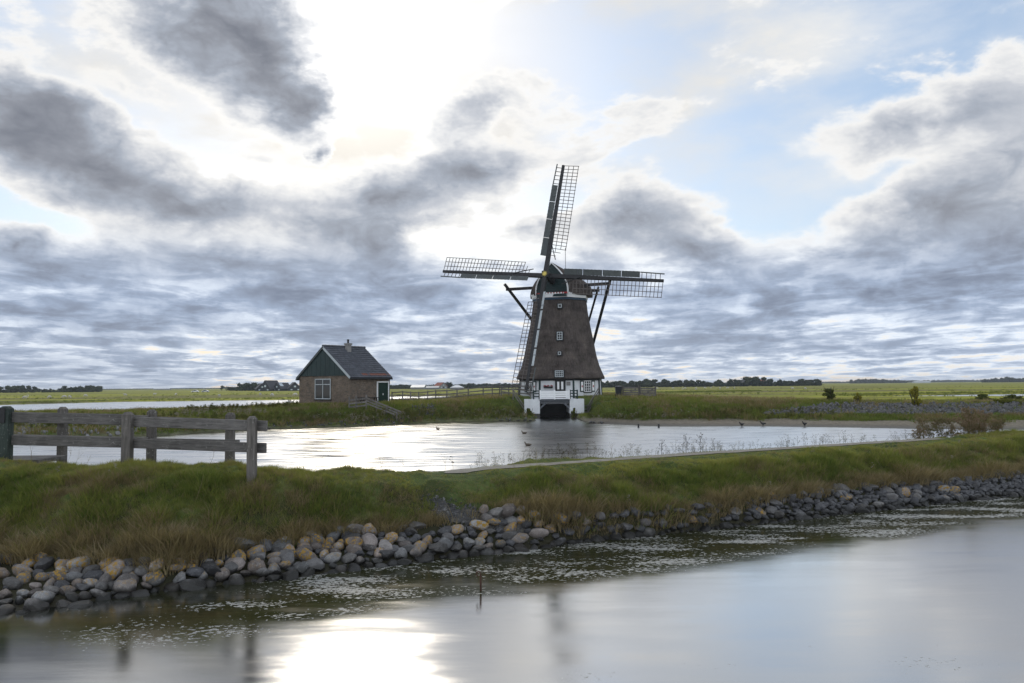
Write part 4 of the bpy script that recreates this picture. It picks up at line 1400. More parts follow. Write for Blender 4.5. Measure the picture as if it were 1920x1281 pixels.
rubble('inlet_shore_stones', 'few pale stones at the water edge beside the inlet', bankzone(930, 1130, -0.02, 0.10), 60, 0.12, 0.35, RUB, 6)

# ------------------------------------------------------------------ scattering of plants (instances on points)
TEMPL = bpy.data.collections.new('plant_templates')      # not linked to the scene: only instanced
def scatter(name, pts, rotz, scale, tint, meshes, label, tilt=0.12):
    n = len(pts)
    me = bpy.data.meshes.new(name)
    me.vertices.add(n); me.vertices.foreach_set('co', np.asarray(pts, np.float32).ravel())
    rot = np.stack([rng.uniform(-tilt, tilt, n), rng.uniform(-tilt, tilt, n), rotz], 1).astype(np.float32)
    a = me.attributes.new('rot', 'FLOAT_VECTOR', 'POINT'); a.data.foreach_set('vector', rot.ravel())
    a = me.attributes.new('scl', 'FLOAT', 'POINT'); a.data.foreach_set('value', np.asarray(scale, np.float32))
    a = me.attributes.new('tint', 'FLOAT', 'POINT'); a.data.foreach_set('value', np.asarray(tint, np.float32))
    a = me.attributes.new('pick', 'INT', 'POINT'); a.data.foreach_set('value', rng.integers(0, len(meshes), n).astype(np.int32))
    o = link(name, me)
    tag(o, label, None, None, 'stuff')
    col = bpy.data.collections.new(name + '_templates')
    for i, m_ in enumerate(meshes):
        q = bpy.data.objects.new('%s_template_%02d' % (name, i), m_); col.objects.link(q)
    ng = bpy.data.node_groups.new(name, 'GeometryNodeTree')
    ng.interface.new_socket('Geometry', in_out='INPUT', socket_type='NodeSocketGeometry')
    ng.interface.new_socket('Geometry', in_out='OUTPUT', socket_type='NodeSocketGeometry')
    N = ng.nodes.new; L = ng.links.new
    gi = N('NodeGroupInput'); go = N('NodeGroupOutput')
    ci = N('GeometryNodeCollectionInfo'); ci.inputs['Collection'].default_value = col
    ci.inputs['Separate Children'].default_value = True; ci.inputs['Reset Children'].default_value = True
    def na(nm, typ):
        q = N('GeometryNodeInputNamedAttribute'); q.data_type = typ; q.inputs['Name'].default_value = nm
        return q.outputs['Attribute']
    ip_ = N('GeometryNodeInstanceOnPoints')
    e2r = N('FunctionNodeEulerToRotation')
    L(gi.outputs[0], ip_.inputs['Points']); L(ci.outputs[0], ip_.inputs['Instance'])
    ip_.inputs['Pick Instance'].default_value = True
    L(na('pick', 'INT'), ip_.inputs['Instance Index'])
    L(na('rot', 'FLOAT_VECTOR'), e2r.inputs[0]); L(e2r.outputs[0], ip_.inputs['Rotation'])
    L(na('scl', 'FLOAT'), ip_.inputs['Scale'])
    L(ip_.outputs[0], go.inputs[0])
    md = o.modifiers.new('scatter', 'NODES'); md.node_group = ng
    return o

def blade_clump(name, m, n, h0, h1, spread, width, curve, seed, droop=0.0):
    r = random.Random(seed)
    vs = []; fs = []
    for _ in range(n):
        a = r.uniform(0, 6.283); rad = spread * math.sqrt(r.random())
        bx, by = rad * math.cos(a), rad * math.sin(a)
        h = r.uniform(h0, h1); da = a + r.uniform(-0.9, 0.9)
        lean = curve * r.uniform(0.3, 1.2) * h
        wx, wy = -math.sin(da + r.uniform(-1, 1)), math.cos(da)
        w = width * r.uniform(0.7, 1.2)
        o = len(vs)
        for t, ww in ((0, 1.0), (0.4, 0.9), (0.75, 0.6)):
            z = h * (t - droop * t * t); d = lean * t * t
            cx, cy = bx + math.cos(da) * d, by + math.sin(da) * d
            vs += [(cx - wx * w * ww / 2, cy - wy * w * ww / 2, z - 0.02), (cx + wx * w * ww / 2, cy + wy * w * ww / 2, z - 0.02)]
        vs.append((bx + math.cos(da) * lean, by + math.sin(da) * lean, h * (1 - droop)))
        fs += [(o, o + 1, o + 3, o + 2), (o + 2, o + 3, o + 5, o + 4), (o + 4, o + 5, o + 6)]
    me = bpy.data.meshes.new(name); me.from_pydata(vs, [], fs); me.materials.append(m)
    return me

GRASS = leafy('green_grass', (0.085, 0.138, 0.036), (0.34, 0.33, 0.110), 0.42)
DRY = leafy('dry_grass', (0.15, 0.12, 0.070), (0.36, 0.30, 0.19), 0.35)
FARG = leafy('bank_grass', (0.090, 0.140, 0.036), (0.25, 0.25, 0.080), 0.38)

GR = [P(835, 950, 0.72), P(850, 975, 0.50), P(925, 978, 0.45)]

def dike_points(n):
    X = rng.uniform(-16, 27, n); Y = rng.uniform(9.5, 36, n)
    u = X / Y
    yt = np.maximum(ip(u, L_T1, 1), ip(u, L_W1, 1) + 0.15); y2 = ip(u, L_S2, 1)
    ok = (Y > yt - 0.12) & (Y < y2 + 2.6) & (np.abs(u) < 0.76)
    return X[ok], Y[ok]
def gravel_mask(X, Y):
    g_ = np.zeros(X.shape)
    for c, rx, ry in ((GR[0], 0.16, 0.25), (GR[1], 0.4, 0.22), (GR[2], 0.7, 0.16)):
        g_ = np.maximum(g_, np.exp(-((X - c.x) / rx) ** 2 - ((Y - c.y) / ry) ** 2))
    return g_

X, Y = dike_points(520000)
keep = rng.random(len(X)) < np.clip((17.0 / Y) ** 1.0, 0.35, 1.0)
X, Y = X[keep], Y[keep]
dp = dist_path(X, Y)
keep = (dp > 0.26) & (gravel_mask(X, Y) < 0.42)
X, Y, dp = X[keep], Y[keep], dp[keep]
Z = terrain(X, Y)
u = X / Y
hrel = (Y - ip(u, L_T1, 1)) / np.maximum(ip(u, L_S1, 1) - ip(u, L_T1, 1), 0.3)
dryp = fbm(X * 0.9, Y * 0.9, 4, 41)
fringe = sstep(hrel + (dryp - 0.5) * 0.5, 0.40, 0.02)
midband = np.exp(-((hrel - 0.72) / 0.22) ** 2) * np.interp(u, [ux(0), ux(500), ux(900)], [0.8, 0.55, 0.2])
pdry = np.clip(0.12 + 0.75 * fringe + 0.55 * midband * sstep(dryp, 0.45, 0.6) + 0.40 * sstep(dryp, 0.55, 0.66), 0, 0.92)
isdry = rng.random(len(X)) < pdry
crest = sstep(hrel, 0.85, 1.1)
tint = np.clip(0.12 + 0.9 * (fbm(X * 0.9, Y * 0.9, 4, 51) - 0.38) + 0.45 * crest + rng.uniform(-0.28, 0.34, len(X)), 0, 1)  # crest tufts tinted paler and yellower: sunlight put into their colour
short = (1.0 - 0.40 * crest) * (1.0 - 0.72 * sstep(dp, 1.9, 0.7))
lush = 0.52 + 0.62 * sstep(fbm(X * 2.2, Y * 2.2, 4, 61), 0.32, 0.72)
g_mesh = [blade_clump('grass_clump', GRASS, 22, 0.05, 0.17 + 0.03 * (i % 3), 0.09 + 0.02 * (i % 2), 0.010, 0.9, 400 + i) for i in range(8)]
d_mesh = [blade_clump('dry_clump', DRY, 18, 0.08, 0.28, 0.11, 0.008, 1.0, 420 + i, 0.12) for i in range(6)]
sel = ~isdry
print('grass clumps', sel.sum(), isdry.sum())
scatter('dike_grass', np.stack([X, Y, Z], 1)[sel], rng.uniform(0, 6.28, sel.sum()), (lush * short * rng.uniform(0.7, 1.15, len(X)))[sel], tint[sel], g_mesh, 'rough green grass covering the dike')
sel = isdry
scatter('dike_dry_grass', np.stack([X, Y, Z], 1)[sel], rng.uniform(0, 6.28, sel.sum()), (lush * (0.8 + 0.65 * fringe) * short * rng.uniform(0.7, 1.2, len(X)))[sel], np.clip(rng.uniform(0, 1, sel.sum()) * 0.8 + 0.1, 0, 1), d_mesh, 'dry brown grass above the stones of the dike')

# far bank: tufts from the shore of the pond to behind the crest
n = 60000
uu = rng.uniform(-0.74, 0.74, n)
a = ip(uu, L_W3, 1); b_ = ip(uu, L_C3, 1) + np.interp(uu, *BACKW) + 2
Y = a - 0.3 + (b_ - a + 0.3) * rng.random(n)
X = uu * Y
Z = terrain(X, Y); sd = masks(X, Y, Z)[0]
ok = (Z > 0.12) & (rng.random(n) > sd * 1.1)
cxm = (INLET_X[0] + INLET_X[1]) / 2
ok &= ~((np.abs(X - cxm) < 2.9) & (Y > 71.0))
ok &= ~(np.hypot(X - MILL.x, Y - MILL.y) < 4.9)
inh = (Vector((0, 0, 0)))
ha = (X - HC.x) * gx.x + (Y - HC.y) * gx.y; hl = (X - HC.x) * lx.x + (Y - HC.y) * lx.y
ok &= ~((ha > -0.1) & (ha < HW + 0.1) & (hl > -0.1) & (hl < HL + 0.1))
# thinner on the rubble
xp = 960 + FPX * uu; tt_ = (Y - a) / np.maximum(ip(uu, L_C3, 1) - a, 1)
ok &= ~((xp > 1480) & (tt_ > 0.45) & (tt_ < 0.88) & (rng.random(n) < 0.9))
ok &= ~((xp < 260) & (tt_ < 0.5) & (rng.random(n) < 0.7))
X, Y, Z, xp, tt_ = X[ok], Y[ok], Z[ok], xp[ok], tt_[ok]
pt_ = np.clip(0.15 + 0.9 * (fbm(X * 0.25, Y * 0.25, 4, 71) - 0.35) + 0.35 * sstep(tt_, 0.8, 1.0) + rng.uniform(-.2, .2, len(X)), 0, 1)
f_mesh = [blade_clump('tuft', FARG, 16, 0.06, 0.24, 0.26, 0.035, 0.7, 440 + i) for i in range(5)]
brown = rng.random(len(X)) < np.clip(0.06 + 0.45 * sstep(fbm(X * 0.4, Y * 0.4, 3, 81), 0.55, 0.68) + 0.3 * sstep(tt_, 0.25, 0.05), 0, 0.8)
fd_mesh = [blade_clump('dry_tuft', DRY, 15, 0.14, 0.42, 0.25, 0.030, 0.8, 450 + i, 0.1) for i in range(4)]
yard = np.where(np.hypot(X - MILL.x, Y - MILL.y) < 9, 0.45, 1.0)
scl = rng.uniform(0.6, 1.3, len(X)) * yard
for sel, nm, ms, lb in ((~brown, 'bank_grass', f_mesh, 'short green grass on the bank round the mill'), (brown, 'bank_dry_grass', fd_mesh, 'brown dry tufts on the bank across the pond')):
    scatter(nm, np.stack([X, Y, Z], 1)[sel], rng.uniform(0, 6.28, sel.sum()), scl[sel], pt_[sel], ms, lb)

# ------------------------------------------------------------------ footpath and gravel
def strip(name, pts, hw, m, lift, label):
    v = []; f = []
    dense = []
    for p, q in zip(pts[:-1], pts[1:]):
        for k in range(12): dense.append(p.lerp(q, k / 12))
    dense.append(pts[-1])
    for i, p in enumerate(dense):
        d = (dense[min(i + 1, len(dense) - 1)] - dense[max(i - 1, 0)]); d.z = 0; d.normalize()
        sd = Vector((-d.y, d.x, 0))
        w = hw * (0.75 + 0.5 * vnoise(np.array([i * 0.31]), np.array([1.7]))[0]) * min(1, i / 5 + 0.2)
        for k in (-1, -0.33, 0.33, 1):
            q = p + sd * w * k
            v.append((q.x, q.y, tz(q.x, q.y) + lift))
    for i in range(len(dense) - 1):
        for k in range(3):
            f.append((i * 4 + k, i * 4 + k + 1, i * 4 + 5 + k, i * 4 + 4 + k))
    tag(link(name, np_mesh(name, v, f, m, True)), label, None, None, 'structure')
def path_mat():
    def b(g):
        p = wpos(g); n1 = g.noise(p, 3.0, 5, 0.65); n2 = g.noise(p, 45.0, 3, 0.7)
        col = g.ramp(n1, [(0.3, (0.20, 0.18, 0.15)), (0.55, (0.30, 0.28, 0.245)), (0.72, (0.20, 0.19, 0.13))])
        col = g.vm('SCALE', col, scale=g.lin(n2, 0.3, 0.7, 0.65, 1.35))
        return pbsdf(g, col, 0.95, g.bump(n2, 0.6, 0.03), 0.1)
    return mat('trodden_earth', b)
strip('footpath', path_pts, 0.24, path_mat(), 0.014, 'narrow trodden footpath along the crest of the dike')
gp = [P(822, 948, 0.74), P(832, 960, 0.64), P(850, 971, 0.55), P(890, 976, 0.50), P(985, 975, 0.48)]
strip('gravel_patch', gp, 0.13, plain('grey_gravel', (0.085, 0.08, 0.07), 0.95, 0.6, 30.0, 0.03), 0.015, 'grey gravel patch reaching down to the stones')

def gz_(r):
    k = r.random() * (len(gp) - 1); i = int(k); p = gp[i].lerp(gp[i + 1], k - i)
    return p.x + r.gauss(0, 0.16), p.y + r.gauss(0, 0.10)
rubble('loose_gravel', 'loose grey gravel where a track reaches the stones', gz_, 900, 0.025, 0.075, RUB, 9)
# ------------------------------------------------------------------ near wooden fences
OAK = wood('weathered_oak', (0.125, 0.115, 0.105), 1.0)
OAKH = wood('weathered_oak_rail', (0.125, 0.118, 0.112), 0.55, (1.2, 14, 14))
MOSSY = wood('mossy_green_post', (0.040, 0.052, 0.046), 0.5)

def post(parent, base, top_z, w, m, name='post', cap=True):
    """square post with a chamfered top"""
    mb = MB(); b = Vector(base)
    h = top_z - b.z
    o = w / 2
    mb.box(b + Vector((0, 0, h / 2 - 0.25)), (w, w, h + 0.5 - 0.06))
    z0 = h - 0.03
    i_ = o * 0.55
    mb.add([b + Vector((x * o, y * o, z0)) for x, y in ((-1, -1), (1, -1), (1, 1), (-1, 1))] + [b + Vector((x * i_, y * i_, z0 + 0.055)) for x, y in ((-1, -1), (1, -1), (1, 1), (-1, 1))],
           [(4, 5, 6, 7), (0, 1, 5, 4), (1, 2, 6, 5), (2, 3, 7, 6), (3, 0, 4, 7)])
    ob = mb.build(name, m, parent, 0.008)
    return ob

def rail(parent, p0, p1, h, th, m, name='rail'):
    p0 = Vector(p0); p1 = Vector(p1)
    L = (p1 - p0).length
    mb = MB(); mb.box((0, 0, 0), (L, th, h))
    rot = (p1 - p0).to_track_quat('X', 'Z').to_euler()
    return mb.build(name, m, parent, 0.008, loc=(p0 + p1) / 2, rot=rot)

# front fence
fe = empty('wooden_fence', (0, 0, 0), 0, 'weathered grey post and rail fence at the front edge of the dike', 'fence')
D_A, D_B, D_C = 16.4, 15.6, 14.5
pA = PD(10, 770, D_A); pB = PD(240, 780, D_B); pC = PD(473, 785, D_C)
for (x, ytop, ybot, D, w, m) in ((240, 775, 880, D_B, 0.175, OAK), (473, 783, 895, D_C, 0.150, OAK)):
    t_ = PD(x, ytop, D); b = PD(x, ybot, D)
    post(fe, (t_.x, t_.y, b.z), t_.z, w, m)
def rail_px(parent, xa, ya0, ya1, Da, xb, yb0, yb1, Db, dy, th=0.05):
    a0, a1, b0, b1 = PD(xa, ya0, Da), PD(xa, ya1, Da), PD(xb, yb0, Db), PD(xb, yb1, Db)
    h = ((a0.z - a1.z) + (b0.z - b1.z)) / 2
    off = Vector((0, dy, 0))
    return rail(parent, (a0 + a1) / 2 + off, (b0 + b1) / 2 + off, h, th, OAKH)
def DF(x): return float(np.interp(x, [8, 240, 473, 500], [D_A, D_B, D_C, D_C - 0.1]))
rail_px(fe, 10, 772, 792, DF(10), 236, 777, 797, DF(236), 0.0)
rail_px(fe, 244, 781, 802, DF(244), 497, 791, 808, DF(497), 0.12)
rail_px(fe, 10, 816, 834.5, DF(10), 236, 820.5, 839.5, DF(236), 0.0)
rail_px(fe, 244, 822, 843, DF(244), 495, 833.5, 849, DF(495), 0.12)
# tall gate post with iron fitting at the left end
gpst = empty('gate_post', (0, 0, 0), 0, 'thick mossy green gate post with iron plate at the left edge', 'post')
b = PD(9, 893, D_A - 0.1); t_ = PD(9, 764, D_A - 0.1)
post(gpst, (b.x, b.y, b.z - 0.3), t_.z, 0.20, MOSSY)
mb = MB(); mb.box((b.x - 0.02, b.y - 0.115, t_.z - 0.16), (0.12, 0.02, 0.30)); mb.build('iron_plate', DARKW, gpst)
mb = MB(); mb.box((b.x - 0.12, b.y - 0.05, t_.z - 0.55), (0.05, 0.09, 1.1)); mb.build('iron_strap', DARKW, gpst)
# rear fence
fr_ = empty('wooden_fence', (0, 0, 0), 0, 'second post and rail fence standing behind the front one', 'fence')
D2 = [(118, 765, 862, 18.2), (285, 770, 868, 17.6), (432, 776, 872, 17.0)]
for x, yt, yb, D in D2:
    t_ = PD(x, yt, D); b = PD(x, yb, D); post(fr_, (t_.x, t_.y, b.z), t_.z, 0.165, OAK)
def DR(x): return float(np.interp(x, [0, 118, 285, 432, 460], [18.6, 18.2, 17.6, 17.0, 16.9]))
rail_px(fr_, -40, 772, 790, DR(-40), 283, 779, 797, DR(283), -0.11)
rail_px(fr_, 286, 780, 798, DR(286), 450, 787, 803, DR(450), -0.11)
rail_px(fr_, -40, 812, 828, DR(-40), 283, 820, 836, DR(283), -0.11)
rail_px(fr_, 286, 821, 836, DR(286), 452, 824, 840, DR(452), -0.11)
# planks of the little bridge at the left edge
br_ = empty('plank_bridge', (0, 0, 0), 0, 'end of a small plank footbridge beside the gate post', 'footbridge')
a = PD(12, 868, 16.6)
for i in range(4):
    mb = MB(); mb.box((a.x - 0.55 - 0.0 * i, a.y + 0.3 + i * 0.28, a.z), (2.2, 0.25, 0.09)); mb.build('plank', OAKH, br_, 0.01)
mb = MB(); mb.box((a.x - 0.6, a.y + 0.28, a.z - 0.17), (2.2, 0.14, 0.22)); mb.build('bearer', OAKH, br_, 0.01)

# iron mooring pin standing in the canal
c = P(901, 1108, 0.0)
RUST = plain('rusty_iron', (0.055, 0.026, 0.018), 0.85, 0.4, 20.0)
pin = empty('mooring_pin', (c.x, c.y, 0), 0, 'rusty iron pin with an eye standing in the canal', 'pin')
mb = MB(); mb.tube([(0, 0, -0.4), (0.005, 0, 0.0), (0.0, 0, 0.22)], 0.014, 8); mb.build('shaft', RUST, pin, smooth=True)
mb = MB(); ringp = [(-0.028 + 0.032 * math.cos(t), 0, 0.245 + 0.032 * math.sin(t)) for t in np.linspace(-0.9, 4.6, 14)]
mb.tube(ringp, 0.011, 6); mb.build('eye', RUST, pin, smooth=True)

# ------------------------------------------------------------------ fences and small things on the mill bank
GREYF = wood('silvered_timber', (0.15, 0.14, 0.13), 0.3)
def far_fence(name, pts, label, rails=(0.95, 0.62, 0.30), w=0.10, m=GREYF, h=1.05, railh=0.10):
    """pts: list of (px x, distance); posts stand on the ground"""
    e = empty(name, (0, 0, 0), 0, label, 'fence')
    P3 = []
    for x, D in pts:
        p = PD(x, 740, D); P3.append(Vector((p.x, p.y, tz(p.x, p.y))))
    for p in P3: 
        mb = MB(); mb.box((p.x, p.y, p.z + h / 2 - 0.15), (w, w, h + 0.3)); mb.build('post', m, e)
    for a, b in zip(P3[:-1], P3[1:]):
        for r_ in rails:
            mb = MB(); off = Vector((0, -w / 2 - 0.022, r_)); mb.beam(a + off, b + off, 0.04, railh); mb.build('rail', m, e)
    return e
far_fence('rail_fence', [(735, 74.0), (755, 73.5), (770, 73.8), (785, 74.0), (802, 74.2), (817, 74.4), (838, 74.7), (857, 75), (878, 75.4), (906, 76), (923, 76.4), (937, 76.8), (954, 77), (972, 77.2), (994, 76.0)],
          'long silvered rail fence between the brick house and the mill')
far_fence('rail_fence', [(1084, 72.6), (1102, 73.2), (1123, 74.0)], 'short silvered rail fence at the right foot of the mill', (0.75, 0.45, 0.18), h=0.85)
far_fence('rail_fence', [(983, 72.3), (962, 73.5), (940, 75)], 'short grey rail fence left of the inlet bridge', (0.75, 0.45), h=0.85)
# plank gates right of the mill
for (xa, xb, lab) in ((1168, 1198, 'weathered plank gate beside the dark bin'), (1200, 1229, 'weathered plank gate farther from the bin')):
    a = PD(xa, 740, 73.0); b = PD(xb, 740, 73.0); z0 = tz(a.x, 73.0)
    e = empty('plank_gate', (a.x, 73.0, z0), 0, lab, 'gate')
    Lg = b.x - a.x
    for q in (0, Lg):
        mb = MB(); mb.box((q, 0, 0.35), (0.13, 0.13, 1.2)); mb.build('gate_post', GREYF, e)
    for i in range(4):
        mb = MB(); mb.box((Lg / 2, -0.09, 0.12 + i * 0.205), (Lg, 0.03, 0.165)); mb.build('plank', GREYF, e)
    mb = MB(); mb.beam((0.05, -0.125, 0.05), (Lg - 0.05, -0.125, 0.80), 0.03, 0.09); mb.build('diagonal_brace', GREYF, e)
# wheeled bin
p = PD(1160, 749, 72.5); p.z = tz(p.x, p.y)
BIN = plain('dark_plastic', (0.02, 0.023, 0.028), 0.4, 0.15, 4.0)
wb = empty('wheeled_bin', p, 0, 'dark wheeled bin standing right of the mill', 'bin')
mb = MB()
mb.add([(-.24, -.24, .06), (.24, -.24, .06), (.24, .24, .06), (-.24, .24, .06), (-.29, -.32, .86), (.29, -.32, .86), (.29, .30, .86), (-.29, .30, .86)], [(0, 3, 2, 1), (4, 5, 6, 7), (0, 1, 5, 4), (1, 2, 6, 5), (2, 3, 7, 6), (3, 0, 4, 7)])
mb.build('body', BIN, wb, 0.02)
mb = MB(); mb.add([(-.31, -.36, .865), (.31, -.36, .865), (.31, .34, .865), (-.31, .34, .865), (-.28, -.32, .91), (.28, -.32, .91), (.28, .30, .95), (-.28, .30, .95)], [(0, 3, 2, 1), (4, 5, 6, 7), (0, 1, 5, 4), (1, 2, 6, 5), (2, 3, 7, 6), (3, 0, 4, 7)]); mb.build('lid', BIN, wb)
for sx in (-1, 1):
    mb = MB(); mb.tube([(sx * .25, .24, .1), (sx * .30, .24, .1)], .1, 12); mb.build('wheel', BLACK, wb)
mb = MB(); mb.tube([(-.24, .36, .84), (.24, .36, .84)], .02, 8); mb.build('handle', BIN, wb)

# fence at the corner of the house running down into the water
e = empty('sloping_fence', (0, 0, 0), 0, 'grey timber fence running from the house down into the pond', 'fence')
tops = [PD(655, 748.5, 66.0), PD(668, 747, 66.0), PD(687, 745, 66.0)]
for q, zb in zip(tops, (1.1, 1.1, 1.1)):
    mb = MB(); mb.box((q.x, q.y, q.z / 2 + 0.2), (0.13, 0.13, q.z + 0.0)); mb.build('post', GREYF, e)
for dz in (0.02, 0.30, 0.58):
    mb = MB(); mb.beam(tops[0] + Vector((0, -.09, -.08 - dz)), tops[2] + Vector((0, -.09, -.08 - dz)), 0.04, 0.14); mb.build('rail', GREYF, e)
endp = PD(752, 774, 62.5)
for dz in (0.0, 0.22, 0.44):
    mb = MB(); mb.beam(tops[2] + Vector((0.1, -.1, -.10 - dz)), endp + Vector((-dz * 1.2, 0, 0.05 - dz * 0.4)), 0.05, 0.11); mb.build('sloping_board', GREYF, e)
for t in (0.3, 0.6, 0.88):
    q = tops[2].lerp(endp, t); mb = MB(); mb.box((q.x, q.y + 0.05, q.z - 0.45), (0.1, 0.1, 1.0)); mb.build('post', GREYF, e)
# dark bench at the side wall
q = HC + lx * 1.6 - gx * 0.75; q.z = HZ
bn = empty('garden_table', q, R(90) - HA, 'low dark garden table in front of the house side wall', 'table')
for i in range(4):
    mb = MB(); mb.box((0, -0.27 + 0.18 * i, 0.72), (2.1, 0.16, 0.05)); mb.build('top_board', DARKW, bn)
for sx in (-0.8, 0.8):
    for sy in (-1, 1):
        mb = MB(); mb.beam((sx, sy * 0.35, -0.1), (sx, sy * 0.12, 0.69), 0.08, 0.08); mb.build('leg', DARKW, bn)
# culvert with timber wings
q = PD(795, 785, 66.3); 
cv = empty('timber_culvert', (q.x, q.y, 0), 0, 'small dark culvert with splayed timber wings in the bank', 'culvert')
mb = MB(); mb.box((0, 0.3, 0.48), (0.85, 0.9, 0.30)); mb.build('opening_shade', BLACK, cv)  # solid black box, the shade of the hole put into its colour
mb = MB(); mb.box((0, 0.4, 0.69), (1.0, 0.9, 0.08)); mb.build('cover_slab', GREYF, cv)
for i, (xa, xb) in enumerate(((-0.42, -0.95), (0.42, 1.0))):
    mb = MB(); mb.beam((xa, 0.2, 0.62), (xb, -1.0, 0.05), 0.08, 0.18); mb.build('wing_board', GREYF, cv)
mb = MB(); mb.box((0.05, -0.2, 0.22), (0.8, 1.3, 0.06), Matrix.Rotation(R(22), 3, 'X')); mb.build('apron', GREYF, cv)
mb = MB(); mb.box((-1.35, -0.6, 0.3), (0.1, 0.1, 1.0)); mb.build('stake', GREYF, cv)
# two stakes on the sand
for x, lab in ((1197, 'short dark stake at the water edge, nearer the mill'), (1235, 'short dark stake at the water edge, farther from the mill')):
    q = P(x, 801.5, 0.02)
    s_ = empty('stake', q, 0, lab, 'stake')
    mb = MB(); mb.tube([(0, 0, -0.3), (0.01, 0, 0.22)], [0.07, 0.06], 8); mb.build('stump', DARKW, s_)

# ------------------------------------------------------------------ foliage builders
def leaf_cloud(lobes, n, size, seed, squash=1.0):
    """quads scattered through and over ellipsoid lobes: list of (x, y, z, rx, ry, rz)"""
    r = np.random.default_rng(seed)
    L = np.array(lobes, float)
    vol = L[:, 3] * L[:, 4] * L[:, 5]
    pick = r.choice(len(L), n, p=vol ** 0.7 / (vol ** 0.7).sum())
    d = r.normal(size=(n, 3)); d /= np.linalg.norm(d, axis=1)[:, None]
    rad = r.random(n) ** 0.28
    rad = rad * (0.86 + 0.28 * r.random(n))
    c = L[pick, :3] + d * L[pick, 3:] * rad[:, None]
    nrm = d + r.normal(size=(n, 3)) * 0.65; nrm /= np.linalg.norm(nrm, axis=1)[:, None]
    t = np.cross(nrm, r.normal(size=(n, 3))); t /= np.linalg.norm(t, axis=1)[:, None]
    b = np.cross(nrm, t)
    s = size * r.uniform(0.6, 1.3, n)[:, None]
    v = np.stack([c - t * s * 0.5, c + b * s * 0.38, c + t * s * 0.55, c - b * s * 0.38], 1).reshape(-1, 3)
    f = np.arange(n * 4).reshape(n, 4)
    return v, f

def core_blob(lobes, k=0.72):
    vs = []; fs = []
    bm = bmesh.new(); bmesh.ops.create_icosphere(bm, subdivisions=1, radius=1.0)
    pv = [v.co.copy() for v in bm.verts]; pf = [tuple(v.index for v in f.verts) for f in bm.faces]; bm.free()
    for (x, y, z, rx, ry, rz) in lobes:
        o = len(vs); vs += [(x + p.x * rx * k, y + p.y * ry * k, z + p.z * rz * k) for p in pv]; fs += [tuple(i + o for i in f) for f in pf]
    return vs, fs

FARLEAF = leafy('far_tree_leaves', (0.024, 0.036, 0.026), (0.060, 0.072, 0.040), 0.2, wide=0.12, instancer=False)
BUSH = leafy('bush_leaves', (0.050, 0.072, 0.018), (0.150, 0.150, 0.032), 0.35, wide=2.5, instancer=False)
YBUSH = leafy('yellowing_leaves', (0.15, 0.16, 0.03), (0.34, 0.30, 0.05), 0.4, wide=2.5, instancer=False)
DBUSH = leafy('dark_bush_leaves', (0.050, 0.070, 0.024), (0.12, 0.13, 0.042), 0.3, wide=2.0, instancer=False)
BARK = plain('bark', (0.055, 0.045, 0.036), 0.9, 0.35, 8.0, 0.02)

def merged(name, v, f4, core, m, parent=None):
    me = bpy.data.meshes.new(name)
    cv, cf = core
    vs = [tuple(p) for p in v.tolist()] + list(cv); n = len(v)
    fs = [tuple(q) for q in f4.tolist()] + [tuple(i + n for i in q) for q in cf]
    me.from_pydata(vs, [], fs); me.materials.append(m)
    return link(name, me, parent)

def crown_lobes(r, x, y, z0, w, h, n=6):
    out = []
    for _ in range(n):
        a = r.uniform(0, 6.28); q = r.uniform(0, 0.32) * w
        s = r.uniform(0.26, 0.42)
        out.append((x + q * math.cos(a), y + q * math.sin(a) * 0.8, z0 + h * r.uniform(0.30, 0.80), w * s, w * s * 0.9, h * r.uniform(0.16, 0.28)))
    return out

def wood_mass(name, label, spans, D, seed, dens=1.0, leaf=0.9):
    """a far wood that reads as one mass; spans: (x0, x1, top row at x0, top row at x1, base row)"""
    r = random.Random(seed)
    lobes = []
    for (x0, x1, yt0, yt1) in spans:
        a, b = PD(x0, 720, D).x, PD(x1, 720, D).x
        x = a
        while x < b:
            t = (x - a) / max(b - a, 1e-3)
            xp = x0 + (x1 - x0) * t; top = PD(xp, yt0 + (yt1 - yt0) * t, D).z
            h = max(2.0, (top - 0.3) * r.uniform(0.88, 1.22)); w = h * r.uniform(0.8, 1.25)
            lobes += crown_lobes(r, x, D + r.uniform(-8, 8), 0.0, w, h, 5)
            lobes.append((x, D + r.uniform(-3, 3), h * 0.28, w * 0.55, w * 0.4, h * 0.30))
            x += w * r.uniform(0.26, 0.42)
    n = int(len(lobes) * 26 * dens)
    v, f = leaf_cloud(lobes, n, leaf * D / 800, seed)
    o = merged(name, v, f, core_blob(lobes, 0.80), FARLEAF)
    tag(o, label, None, None, 'stuff')
wood_mass('far_wood', 'dark wood on the horizon at the left edge', [(-160, 66, 721, 723)], 650, 1)
wood_mass('far_wood', 'dark tree group on the horizon left of the fence end', [(84, 125, 729, 727), (122, 150, 724, 724), (145, 186, 722, 724)], 650, 2)
wood_mass('far_wood', 'long low wood far off behind the left meadow', [(190, 430, 730.5, 728)], 2200, 3)
wood_mass('far_wood', 'dark wood left of the mill behind the farm', [(862, 1010, 719, 718)], 800, 4)
wood_mass('far_wood', 'trees among the farm roofs right of the brick house', [(728, 770, 722, 721), (806, 846, 722, 721)], 760, 5, 0.8)
wood_mass('far_wood', 'dark wood behind the meadow right of the mill', [(1118, 1215, 716, 712), (1215, 1250, 709.5, 711), (1250, 1335, 713, 713)], 650, 6)
wood_mass('far_wood', 'dark wood with roofs in it farther right of the mill', [(1342, 1400, 712, 712), (1400, 1440, 707, 707), (1440, 1535, 713, 711)], 650, 7)
wood_mass('far_wood', 'bluish far wood behind the shrubs on the right', [(1595, 1650, 712, 711), (1650, 1700, 711.5, 713)], 1800, 8)
